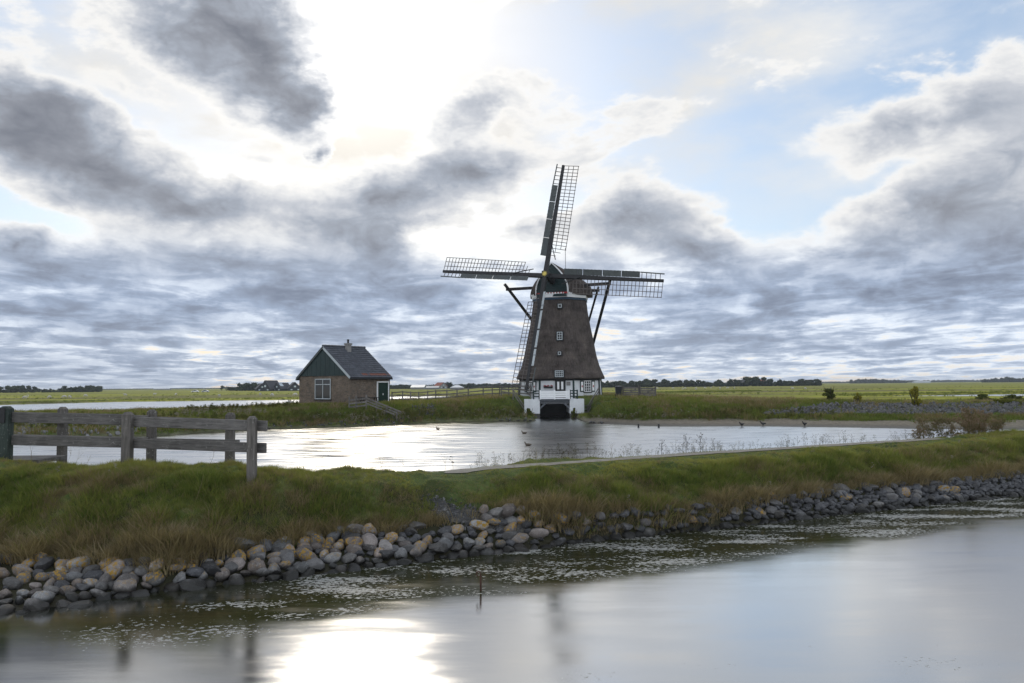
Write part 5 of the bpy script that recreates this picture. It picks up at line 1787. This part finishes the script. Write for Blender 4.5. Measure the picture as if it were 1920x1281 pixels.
wood_mass('far_wood', 'far wood on the horizon at the right edge', [(1842, 1880, 711, 709), (1880, 2050, 708, 709)], 1500, 9)
wood_mass('far_wood', 'low hazy wood along the whole horizon', [(420, 900, 725.5, 720.5), (1100, 1600, 719.5, 715.5), (1600, 2100, 714.5, 710)], 2800, 10, 0.7)
wood_mass('far_wood', 'rounded trees behind the dark gabled houses', [(444, 470, 719, 717), (468, 492, 717.5, 719), (530, 566, 722, 720)], 640, 11)

def tree_thing(name, label, x, ytop, D, w, seed, m=FARLEAF, cat='tree', leaf=0.5, n=600, group=None):
    r = random.Random(seed)
    p = PD(x, ytop, D); z0 = tz(p.x, p.y); h = p.z - z0
    e = empty(name, (p.x, p.y, z0), 0, label, cat, group)
    mb = MB(); mb.tube([(0, 0, -0.2), (w * 0.02, 0, h * 0.35), (0, 0, h * 0.75)], [h * 0.04, h * 0.03, h * 0.01], 7)
    for i in range(5):
        a = r.uniform(0, 6.28); mb.tube([(0, 0, h * r.uniform(.25, .5)), (w * .3 * math.cos(a), w * .3 * math.sin(a), h * r.uniform(.55, .85))], [h * .018, h * .006], 5)
    mb.build('trunk', BARK, e)
    lobes = crown_lobes(r, 0, 0, 0.0, w, h, 8)
    v, f = leaf_cloud(lobes, n, leaf, seed)
    merged('crown', v, f, core_blob(lobes, 0.45), m, e)
    return e
tree_thing('tree', 'small round tree standing alone left of the dark bushes', 416, 722.5, 620, 3.2, 31, n=300)
tree_thing('tree', 'rounded tree rising over the farm roofs beside the tent roof', 841, 715.5, 700, 9.0, 32, leaf=0.8, n=700)
tree_thing('bush', 'low dark bushes left of the gabled houses', 436, 725.5, 600, 11, 33, cat='bush', leaf=0.7, n=500)

def shrub(name, label, x, ytop, ybase, D, wpx, m, seed, cat='shrub', n=1400, leaf=0.11, lobes_n=9):
    r = random.Random(seed)
    t_ = PD(x, ytop, D); b = PD(x, ybase, D)
    z0 = min(b.z, tz(b.x, b.y)); h = t_.z - z0; w = wpx * D / FPX
    e = empty(name, (b.x, b.y, z0), 0, label, cat)
    mb = MB()
    for i in range(7):
        a = r.uniform(0, 6.28); q = w * 0.4
        mb.tube([(r.uniform(-.1, .1), r.uniform(-.1, .1), -0.2), (q * .4 * math.cos(a), q * .4 * math.sin(a), h * .45), (q * math.cos(a) * .8, q * math.sin(a) * .8, h * r.uniform(.7, .95))], [.035, .022, .008], 5)
    mb.build('stem', BARK, e)
    lobes = []
    for _ in range(lobes_n):
        a = r.uniform(0, 6.28); zc = h * r.uniform(0.18, 0.86); k = 1 - 0.55 * abs(zc / h - 0.45) / 0.45
        q = w * 0.30 * k * r.random()
        lobes.append((q * math.cos(a) * 1.2, q * math.sin(a), zc, w * r.uniform(.15, .27) * k, w * r.uniform(.15, .25) * k, h * r.uniform(.08, .16)))
    v, f = leaf_cloud(lobes, n, leaf, seed)
    merged('foliage', v, f, ([], []), m, e)
    return e
shrub('shrub', 'dark green two stemmed shrub on the bank, leftmost of the row', 1556, 721, 756, 70, 34, DBUSH, 41)
shrub('shrub', 'narrow yellow green shrub on the bank', 1609, 735, 760, 68, 18, YBUSH, 42, n=900)
shrub('shrub', 'tall yellowing shrub above the rubble slope', 1715, 722, 766, 66, 34, YBUSH, 43, n=2200)
shrub('hedge', 'dark low hedge against the water at the right edge', 1845, 737, 752, 74, 52, DBUSH, 44, 'hedge', 1800, 0.16, 16)
shrub('hedge', 'thin dark hedge end at the right edge above the rubble', 1895, 739, 755, 74, 60, DBUSH, 45, 'hedge', 900, 0.16, 14)
shrub('bramble', 'green bramble strip above the rubble at the right edge', 1890, 748, 764, 68, 90, BUSH, 46, 'bramble', 2600, 0.14, 26)
shrub('shrub', 'grey green shrub at the left wing wall of the inlet', 992, 764, 790, 69, 22, BUSH, 47, n=900)
shrub('shrub', 'grey green shrub at the right wing wall of the inlet', 1077, 763, 782, 70.5, 16, BUSH, 48, n=700)

# ------------------------------------------------------------------ weeds
def weed_mesh(name, stem_m, head_m, h, n_br, head, hs, seed, leafs=0):
    r = random.Random(seed)
    mb = MB(); hd = MB(); heads = []
    mb.tube([(0, 0, -0.05), (r.uniform(-.05, .05) * h, r.uniform(-.05, .05) * h, h * .6), (r.uniform(-.1, .1) * h, r.uniform(-.1, .1) * h, h)], [0.006 * h + .002, .005, .003], 4, False)
    for i in range(n_br):
        a = r.uniform(0, 6.28); z = h * r.uniform(.35, .9); q = h * r.uniform(.10, .24)
        tip = (q * math.cos(a), q * math.sin(a), min(h * 1.05, z + h * r.uniform(.12, .3)))
        mb.tube([(0, 0, z), tip], [.004, .002], 3, False); heads.append(tip)
    heads.append((0, 0, h))
    for t in heads:
        for _ in range(head):
            c = Vector(t) + Vector((r.gauss(0, hs * .5), r.gauss(0, hs * .5), r.gauss(0, hs * .4)))
            hd.box(c, (hs * .35, hs * .35, hs * .25), Euler((r.random() * 3, r.random() * 3, 0)).to_matrix())
    me = bpy.data.meshes.new(name)
    n0 = len(mb.v); me.from_pydata(mb.v + hd.v, [], mb.f + [tuple(i + n0 for i in f) for f in hd.f])
    me.materials.append(stem_m); me.materials.append(head_m)
    for i, p in enumerate(me.polygons): p.material_index = 0 if i < len(mb.f) else 1
    return me
STEM = leafy('weed_stems', (0.075, 0.075, 0.030), (0.16, 0.13, 0.06), 0.2)
SEED = leafy('brown_seed_heads', (0.070, 0.055, 0.035), (0.17, 0.125, 0.075), 0.25)
FLUFF = leafy('pale_seed_fluff', (0.22, 0.20, 0.165), (0.42, 0.39, 0.33), 0.35)
PINK = leafy('pinkish_weed', (0.17, 0.17, 0.075), (0.34, 0.25, 0.19), 0.45)
GWEED = leafy('green_weed', (0.075, 0.095, 0.030), (0.17, 0.165, 0.055), 0.35)
wm = [weed_mesh('weed', STEM, SEED, 1.0, 7, 4, 0.05, 500 + i) for i in range(6)]
gm = [weed_mesh('weed', STEM, GWEED, 1.0, 9, 7, 0.06, 520 + i) for i in range(4)]
fm = [weed_mesh('aster', STEM, FLUFF, 1.0, 9, 6, 0.10, 540 + i) for i in range(4)]
pm = [weed_mesh('willowherb', STEM, PINK, 1.0, 14, 9, 0.07, 560 + i) for i in range(5)]
bmw = [weed_mesh('bank_weed', STEM, GWEED, 1.0, 8, 6, 0.16, 580 + i) for i in range(3)]

def weeds_line(n, xa, xb, dy0, dy1, hmin, hmax):
    x = rng.uniform(xa, xb, n); u = (x - 960) / FPX
    y2 = ip(u, L_S2, 1); Y = y2 + rng.uniform(dy0, dy1, n); X = u * Y
    return np.stack([X, Y, terrain(X, Y)], 1), rng.uniform(hmin, hmax, n)
p_, s_ = weeds_line(330, 890, 1720, 0.2, 1.3, 0.15, 0.42)
clump = fbm(p_[:, 0] * 0.8, p_[:, 1] * 0.8, 3, 91)
k_ = clump > 0.42
scatter('crest_weeds', p_[k_], rng.uniform(0, 6.28, k_.sum()), s_[k_], rng.random(k_.sum()), wm, 'thin seeding weeds along the back edge of the dike crest')
p_, s_ = weeds_line(170, 880, 1720, 0.1, 1.2, 0.10, 0.26)
scatter('crest_green_weeds', p_, rng.uniform(0, 6.28, len(p_)), s_, rng.random(len(p_)), gm, 'low green weeds along the back edge of the dike crest')
p_, s_ = weeds_line(130, 1700, 1885, 0.3, 2.8, 0.35, 1.1)
k_ = s_ < np.interp(960 + FPX * p_[:, 0] / p_[:, 1], [1700, 1740, 1800, 1860, 1885], [0.65, 0.95, 1.05, 1.0, 0.6])
scatter('willowherb_stand', p_[k_], rng.uniform(0, 6.28, k_.sum()), s_[k_], rng.random(k_.sum()), pm, 'stand of tall pinkish brown weeds at the right end of the pond')
for i, (x, hh) in enumerate(((1283, 0.62), (1310, 0.66), (1237, 0.46))):
    u = ux(x); Y = float(ip(np.array([u]), L_S2, 1)[0]) + 0.8; z = tz(u * Y, Y)
    labs = ['tall branching seeded weed before the pond, middle of three', 'tallest branching seeded weed before the pond', 'shorter dark headed weed before the pond, leftmost of three']
    e = empty('seeded_weed', (u * Y, Y, z), 0, labs[i], 'weed')
    q = weed_mesh('weed_stalk', MATS['bark'], MATS['bark'], hh, 8, 5, 0.035, 600 + i)
    link('stalk', q, e)
wf = [weed_mesh('yarrow', STEM, FLUFF, 1.0, 4, 5, 0.09, 640 + i) for i in range(3)]
sk = [weed_mesh('dead_stalk', DRY, DRY, 1.0, 3, 1, 0.03, 650 + i) for i in range(4)]
X, Y = dike_points(1500); Z = terrain(X, Y); k_ = dist_path(X, Y) > 0.5
pts_ = np.stack([X, Y, Z], 1)[k_]
h_ = len(pts_) // 4
scatter('yarrow', pts_[:h_ // 3], rng.uniform(0, 6.28, h_ // 3), rng.uniform(0.2, 0.38, h_ // 3), rng.random(h_ // 3), wf, 'few pale flower heads in the dike grass', 0.25)
q_ = pts_[h_:h_ * 3]
scatter('dead_stalks', q_, rng.uniform(0, 6.28, len(q_)), rng.uniform(0.25, 0.55, len(q_)), rng.random(len(q_)), sk, 'dead leaning stalks in the dike grass', 0.7)
def bank_scatter(n, xa, xb, ta, tb, hmin, hmax):
    x = rng.uniform(xa, xb, n); u = (x - 960) / FPX
    a = ip(u, L_W3, 1); b = ip(u, L_C3, 1); Y = a + (b - a) * rng.uniform(ta, tb, n); X = u * Y
    z = terrain(X, Y)
    return np.stack([X, Y, z], 1)[z > 0.1], rng.uniform(hmin, hmax, n)[z > 0.1]
P_, S_ = [], []
for a in ((70, 330, 345, 500, .45, .7), (60, 640, 770, 0, .02, .16), (60, 560, 760, 0, .12, .3), (60, 850, 990, 0, .05, .3), (50, 1100, 1300, 0, .3, .5), (90, 20, 260, 0, .25, .7)):
    if len(a) == 6 and a[3] > 1: q, w = bank_scatter(a[0], a[1], a[3], a[4], a[5], .35, .75)
    else: q, w = bank_scatter(a[0], a[1], a[2], a[4], a[5], .3, .6)
    P_.append(q); S_.append(w)
P_ = np.concatenate(P_); S_ = np.concatenate(S_) * 0.8
scatter('seeding_asters', P_, rng.uniform(0, 6.28, len(P_)), S_, rng.random(len(P_)), fm, 'pale fluffy seeding asters along the far bank')
q1, w1_ = bank_scatter(170, 345, 560, .85, 1.02, .2, .55)
q0, w0_ = bank_scatter(60, 60, 345, .85, 1.0, .1, .3)
q1 = np.concatenate([q0, q1]); w1_ = np.concatenate([w0_, w1_])
q2, w2_ = bank_scatter(420, 380, 1000, .02, .35, .25, .6)
q3, w3_ = bank_scatter(300, 1100, 1560, .25, .55, .2, .5)
q4, w4_ = bank_scatter(260, 0, 330, .1, .6, .3, .6)
q = np.concatenate([q1, q2, q3, q4]); w = np.concatenate([w1_, w2_, w3_, w4_])
scatter('bank_weeds', q, rng.uniform(0, 6.28, len(q)), w, rng.random(len(q)), bmw, 'brownish green weeds along the far bank')
# reeds along the far river banks
n = 5000
Xr, Yr, Sr = [], [], []
for (ru, lo, hi) in RIVER:
    u = rng.uniform(ru[0], ru[-1], n // 4)
    side_ = rng.random(n // 4) < 0.92
    Yq = np.where(side_, np.interp(u, ru, hi) + rng.uniform(0, 6, n // 4), np.interp(u, ru, lo) - rng.uniform(0, 5, n // 4))
    Xr.append(u * Yq); Yr.append(Yq); Sr.append(rng.uniform(0.8, 1.9, n // 4))
X = np.concatenate(Xr); Y = np.concatenate(Yr); S_ = np.concatenate(Sr); Z = terrain(X, Y)
k_ = (Z > -0.05) & (Y > 100)
rd = [blade_clump('reed', FARG, 16, 0.2, 0.5, 0.5, 0.06, 0.5, 470 + i) for i in range(3)]
scatter('river_reeds', np.stack([X, Y, Z], 1)[k_], rng.uniform(0, 6.28, k_.sum()), S_[k_] * 0.45, rng.uniform(0, .6, k_.sum()), rd, 'dark reeds lining the far water')
# rough growth over the near meadows
n = 9000
u = rng.uniform(-0.7, 0.7, n); Y = np.exp(rng.uniform(np.log(95), np.log(420), n)); X = u * Y; Z = terrain(X, Y)
k_ = (Z > 0.2) & (fbm(X * 0.02, Y * 0.09, 4, 101) > 0.62)
scatter('meadow_tussocks', np.stack([X, Y, Z], 1)[k_], rng.uniform(0, 6.28, k_.sum()), rng.uniform(.4, 1.0, k_.sum()), rng.uniform(0, .8, k_.sum()), rd, 'rough tussocks scattered over the far meadows')

# ------------------------------------------------------------------ far buildings
ROOFD = plain('dark_roof', (0.045, 0.045, 0.052), 0.7, 0.25, 0.6)
ROOFW = plain('pale_roof_sheet', (0.55, 0.58, 0.62), 0.5, 0.12, 0.3)
ROOFR = plain('red_roof', (0.26, 0.085, 0.055), 0.8, 0.25, 0.6)
WALLD = plain('dark_boarding', (0.030, 0.033, 0.042), 0.8, 0.2, 0.5)
WALLL = plain('grey_wall', (0.22, 0.22, 0.23), 0.8, 0.2, 0.5)
PANE = plain('roof_glass', (0.45, 0.52, 0.58), 0.15, 0.1, 0.5, spec=0.8)
def far_house(name, label, x, D, w, l, hw, hr, wallm, roofm, ang=0.0, panel=False, cat='house', hip=False):
    p = PD(x, 725, D); z = 0.36
    e = empty(name, (p.x, D, z), ang, label, cat)
    mb = MB(); mb.box((0, 0, hw / 2), (w, l, hw))
    if not hip: mb.prism([(-w / 2, -l / 2, hw), (w / 2, -l / 2, hw), (0, -l / 2, hw + hr)], (0, l, 0))
    mb.build('wall', wallm, e)
    if hip:
        mb = MB(); mb.add([(-w / 2 - .4, -l / 2 - .4, hw), (w / 2 + .4, -l / 2 - .4, hw), (w / 2 + .4, l / 2 + .4, hw), (-w / 2 - .4, l / 2 + .4, hw), (-w * .12, 0, hw + hr), (w * .12, 0, hw + hr)],
                          [(0, 1, 5, 4), (1, 2, 5), (2, 3, 4, 5), (3, 0, 4), (0, 3, 2, 1)])
        mb.build('roof', roofm, e)
        return e
    for s in (-1, 1):
        mb = MB(); a = Vector((s * (w / 2 + .5), -l / 2 - .4, hw - .5 * hr / (w / 2))); b = Vector((0, -l / 2 - .4, hw + hr)); nn = Vector((s * hr, 0, w / 2)).normalized() * 0.18
        mb.prism([a, b, b + nn, a + nn], (0, l + .8, 0)); r_ = mb.build('roof', roofm, e)
        if panel and s == (1 if panel > 0 else -1):
            mb = MB(); q0 = a.lerp(b, .45) + nn * 1.05; q1 = a.lerp(b, .9) + nn * 1.05
            mb.prism([q0 + Vector((0, 1.5, 0)), q1 + Vector((0, 1.5, 0)), q1 + Vector((0, 4.5, 0)), q0 + Vector((0, 4.5, 0))], nn * .3); mb.build('skylight', PANE, r_)
    for k in (-1, 0, 1):
        mb = MB(); mb.box((k * w * .26, -l / 2 - .03, hw * .5), (w * .14, .1, hw * .42)); mb.build('window', PANE if k else GLASS, e)
    if hr > 2.5:
        mb = MB(); mb.box((0, -l / 2 - .03, hw + hr * .3), (w * .16, .1, hr * .25)); mb.build('window', PANE, e)
    return e
HG = dict(cat='house')
far_house('dark_gabled_house', 'dark gabled house, leftmost of the row', 490, 560, 7.5, 10, 1.8, 3.6, WALLD, ROOFD, R(25))
far_house('dark_gabled_house', 'tallest dark gabled house with a pale skylight', 508, 560, 9.5, 11, 1.8, 5.6, WALLD, ROOFD, R(-28), -1)
far_house('dark_gabled_house', 'dark gabled house third in the row with a pale roof patch', 529, 560, 8, 10, 1.8, 3.9, WALLD, ROOFD, R(-30), 1)
far_house('dark_gabled_house', 'dark gabled house at the right end beside the brick house', 551, 560, 9, 10, 1.8, 4.2, WALLD, ROOFD, R(24))
far_house('farm_barn', 'long farm barn with pale roof right of the brick house', 785, 620, 17, 10, 1.6, 1.8, WALLL, ROOFW, R(90), cat='barn')
far_house('farm_barn', 'low grey farm shed in front of the pale barn', 812, 600, 14, 9, 1.2, 1.2, WALLL, plain('grey_roof_sheet', (0.30, 0.33, 0.37), 0.6, .15, .4), R(90), cat='barn')
far_house('marquee', 'white pyramid roof of a marquee near the farm', 857, 590, 9.5, 9.5, 1.3, 1.7, WALLL, ROOFW, 0, cat='tent', hip=True)
far_house('red_roofed_house', 'red roofed farmhouse between the farm trees', 826, 690, 8, 9, 2.4, 3.0, WALLL, ROOFR, R(40))
far_house('red_roofed_house', 'reddish roofed house in the wood right of the mill', 1427, 860, 12, 12, 2.8, 3.6, WALLL, ROOFR, R(30))
far_house('grey_roofed_house', 'grey roofed house at the edge of the right wood', 1390, 860, 12, 12, 2.6, 3.4, WALLL, ROOFD, R(-35))
far_house('red_roofed_house', 'reddish roofed house at the right end of the wood', 1519, 870, 10, 11, 2.4, 3.2, WALLL, ROOFR, R(35))
far_house('greenhouse', 'long pale greenhouse far off behind the tall yellow shrub', 1728, 1500, 10, 30, 2.0, 1.2, ROOFW, ROOFW, R(90), cat='greenhouse')
far_house('greenhouse', 'pale sheds left of the parked cars far away', 305, 1300, 9, 26, 1.6, 1.4, WALLL, ROOFW, R(90), cat='shed')

# parked cars
def car(x, D, paint, label, rz):
    p = PD(x, 730, D)
    e = empty('parked_car', (p.x, D, 0.38), rz, label, 'car', 'cars parked beyond the left meadow')
    prof_ = [(-2.1, .35), (-2.1, .75), (-1.3, .88), (-.75, 1.4), (.75, 1.42), (1.45, .92), (2.1, .8), (2.15, .35)]
    mb = MB(); mb.prism([(a, -.85, z) for a, z in prof_], (0, 1.7, 0)); mb.build('body', paint, e, 0.05)
    for s in (-1, 1):
        mb = MB(); mb.prism([(-1.15, s * .86, .92), (-.7, s * .86, 1.33), (.7, s * .86, 1.35), (1.25, s * .86, .95)], (0, s * .02, 0)); mb.build('window', GLASS, e)
        for a in (-1.3, 1.3):
            mb = MB(); mb.tube([(a, s * .68, .32), (a, s * .88, .32)], .32, 12); mb.build('wheel', BLACK, e)
    return e
car(366, 470, plain('white_car_paint', (0.75, 0.76, 0.78), 0.25, .05, 1.0, spec=.6), 'white parked car left of the other', R(10))
car(385, 470, plain('silver_car_paint', (0.55, 0.57, 0.6), 0.25, .05, 1.0, spec=.6), 'silver parked car nearer the bushes', R(6))

# ------------------------------------------------------------------ animals
def skin_animal(name, joints, edges, m):
    me = bpy.data.meshes.new(name)
    me.from_pydata([j[0] for j in joints], edges, [])
    o = bpy.data.objects.new(name, me); COL.objects.link(o)
    md = o.modifiers.new('skin', 'SKIN')
    for i, j in enumerate(joints):
        sv = me.skin_vertices[0].data[i]; r_ = j[1]
        sv.radius = r_ if isinstance(r_, tuple) else (r_, r_); sv.use_root = (i == 0)
    o.modifiers.new('sub', 'SUBSURF').levels = 1
    dg = bpy.context.evaluated_depsgraph_get()
    m2 = bpy.data.meshes.new_from_object(o.evaluated_get(dg))
    bpy.data.objects.remove(o)
    m2.materials.clear(); m2.materials.append(m)
    m2.polygons.foreach_set('use_smooth', np.ones(len(m2.polygons), dtype=bool))
    return m2
WOOL = plain('sheep_wool', (0.50, 0.48, 0.43), 0.95, .2, 8.0, .02)
def sheep_mesh(graze):
    hz = .28 if graze else .88
    J = [((0, 0, .62), .27), ((.38, 0, .62), .25), ((-.38, 0, .63), .25), ((.58, 0, .70 if not graze else .55), .13), ((.74, 0, hz), .10), ((.90, 0, hz - .07), .065),
         ((.36, .14, .36), .075), ((.37, .14, .02), .04), ((.36, -.14, .36), .075), ((.35, -.14, .02), .04),
         ((-.40, .14, .38), .10), ((-.45, .14, .22), .05), ((-.41, .14, .02), .04), ((-.40, -.14, .38), .10), ((-.45, -.14, .22), .05), ((-.41, -.14, .02), .04), ((-.63, 0, .60), .05)]
    E = [(0, 1), (0, 2), (1, 3), (3, 4), (4, 5), (1, 6), (6, 7), (1, 8), (8, 9), (2, 10), (10, 11), (11, 12), (2, 13), (13, 14), (14, 15), (2, 16)]
    return skin_animal('sheep', J, E, WOOL)
sh_m = [sheep_mesh(True), sheep_mesh(False)]
spots = [(47, 748), (52, 746), (93, 747.5), (121, 747), (131, 747), (290, 741.5), (330, 742), (411, 745), (488, 742), (510, 743.3), (554, 742.5), (235, 743), (160, 744.5),
         (1232, 730), (1262, 729.5), (1280, 731), (1285, 730), (1305, 731), (1322, 729), (1333, 728.5), (1350, 730), (1364, 729), (1377, 729), (1486, 730), (1510, 730.5)]
for i, (x, y) in enumerate(spots):
    p = P(x, y, 0.38); p.z = tz(p.x, p.y)
    o = link('sheep', sh_m[i % 2 if i % 3 else 0], None, p, (0, 0, rr.uniform(0, 6.28)))
    left = x < 700
    same = sorted(q for q in spots if (q[0] < 700) == left)
    k = same.index((x, y)); ORD = ['first', 'second', 'third', 'fourth', 'fifth', 'sixth', 'seventh', 'eighth', 'ninth', 'tenth', 'eleventh', 'twelfth', 'thirteenth']
    tag(o, '%s white sheep from the left on the %s' % (ORD[k], 'meadow left of the brick house' if left else 'bright meadow right of the mill'), 'sheep', 'sheep on the left meadow' if left else 'sheep on the right meadow')
FEATHER = plain('black_feathers', (0.012, 0.012, 0.014), 0.5, .3, 20.0)
BROWNF = plain('brown_feathers', (0.07, 0.055, 0.04), 0.6, .4, 20.0)
BILL = plain('pale_bill', (0.6, 0.58, 0.5), 0.5, .1, 5.0)
def bird_mesh(standing):
    z = .24 if standing else .06
    J = [((0, 0, z), .105), ((.13, 0, z + .02), .085), ((-.15, 0, z + .02), .07), ((-.26, 0, z + .05), .03), ((.20, 0, z + .12), .045), ((.23, 0, z + .20), .048), ((.30, 0, z + .19), .02)]
    E = [(0, 1), (0, 2), (2, 3), (1, 4), (4, 5), (5, 6)]
    if standing:
        J += [((.0, .05, z - .08), .03), ((.02, .05, .02), .014), ((.09, .05, .01), .012), ((.0, -.05, z - .08), .03), ((.02, -.05, .02), .014), ((.09, -.05, .01), .012)]
        E += [(0, 7), (7, 8), (8, 9), (0, 10), (10, 11), (11, 12)]
    return J, E
J, E = bird_mesh(True); stand_m = skin_animal('bird', J, E, FEATHER)
J, E = bird_mesh(False); swim_m = skin_animal('bird', J, E, BROWNF)
for x, y, lab in ((1391, 799.5, 'black water bird on the sand, nearest the mill of three'), (1431, 798.5, 'black water bird on the sand, middle of three'), (1509, 799, 'black water bird on the sand, farthest right of three')):
    p = P(x, y, 0.05); p.z = max(0.0, tz(p.x, p.y))
    e = tag(link('water_bird', stand_m, None, p, (0, 0, rr.uniform(2.6, 3.6))), lab, 'bird', 'black birds on the sand'); e.scale = (0.8,) * 3
for x, y, lab in ((821, 805.5, 'small dark duck swimming below the timber culvert'), (983, 813.5, 'small dark duck swimming just left of the inlet reflection'), (990, 836, 'small dark duck swimming in the middle of the pond')):
    p = P(x, y, 0.0)
    tag(link('duck', swim_m, None, p, (0, 0, rr.uniform(0, 6.28))), lab, 'duck', 'ducks swimming on the pond').scale = (0.7,) * 3

# ------------------------------------------------------------------ haze
def build_haze():
    mb = MB(); mb.box((0, 2480, 11.0), (19600, 5400, 26.0))
    m = bpy.data.materials.new('haze_air'); m.use_nodes = True
    g = NG(m.node_tree); out = g.n('ShaderNodeOutputMaterial'); v = g.n('ShaderNodeVolumePrincipled')
    v.inputs['Color'].default_value = (0.80, 0.88, 1.0, 1.0); v.inputs['Density'].default_value = 0.00013
    v.inputs['Anisotropy'].default_value = 0.2
    g.t.links.new(v.outputs[0], out.inputs['Volume'])
    tag(mb.build('haze', m), 'thin pale haze over the polder', None, None, 'stuff')
build_haze()
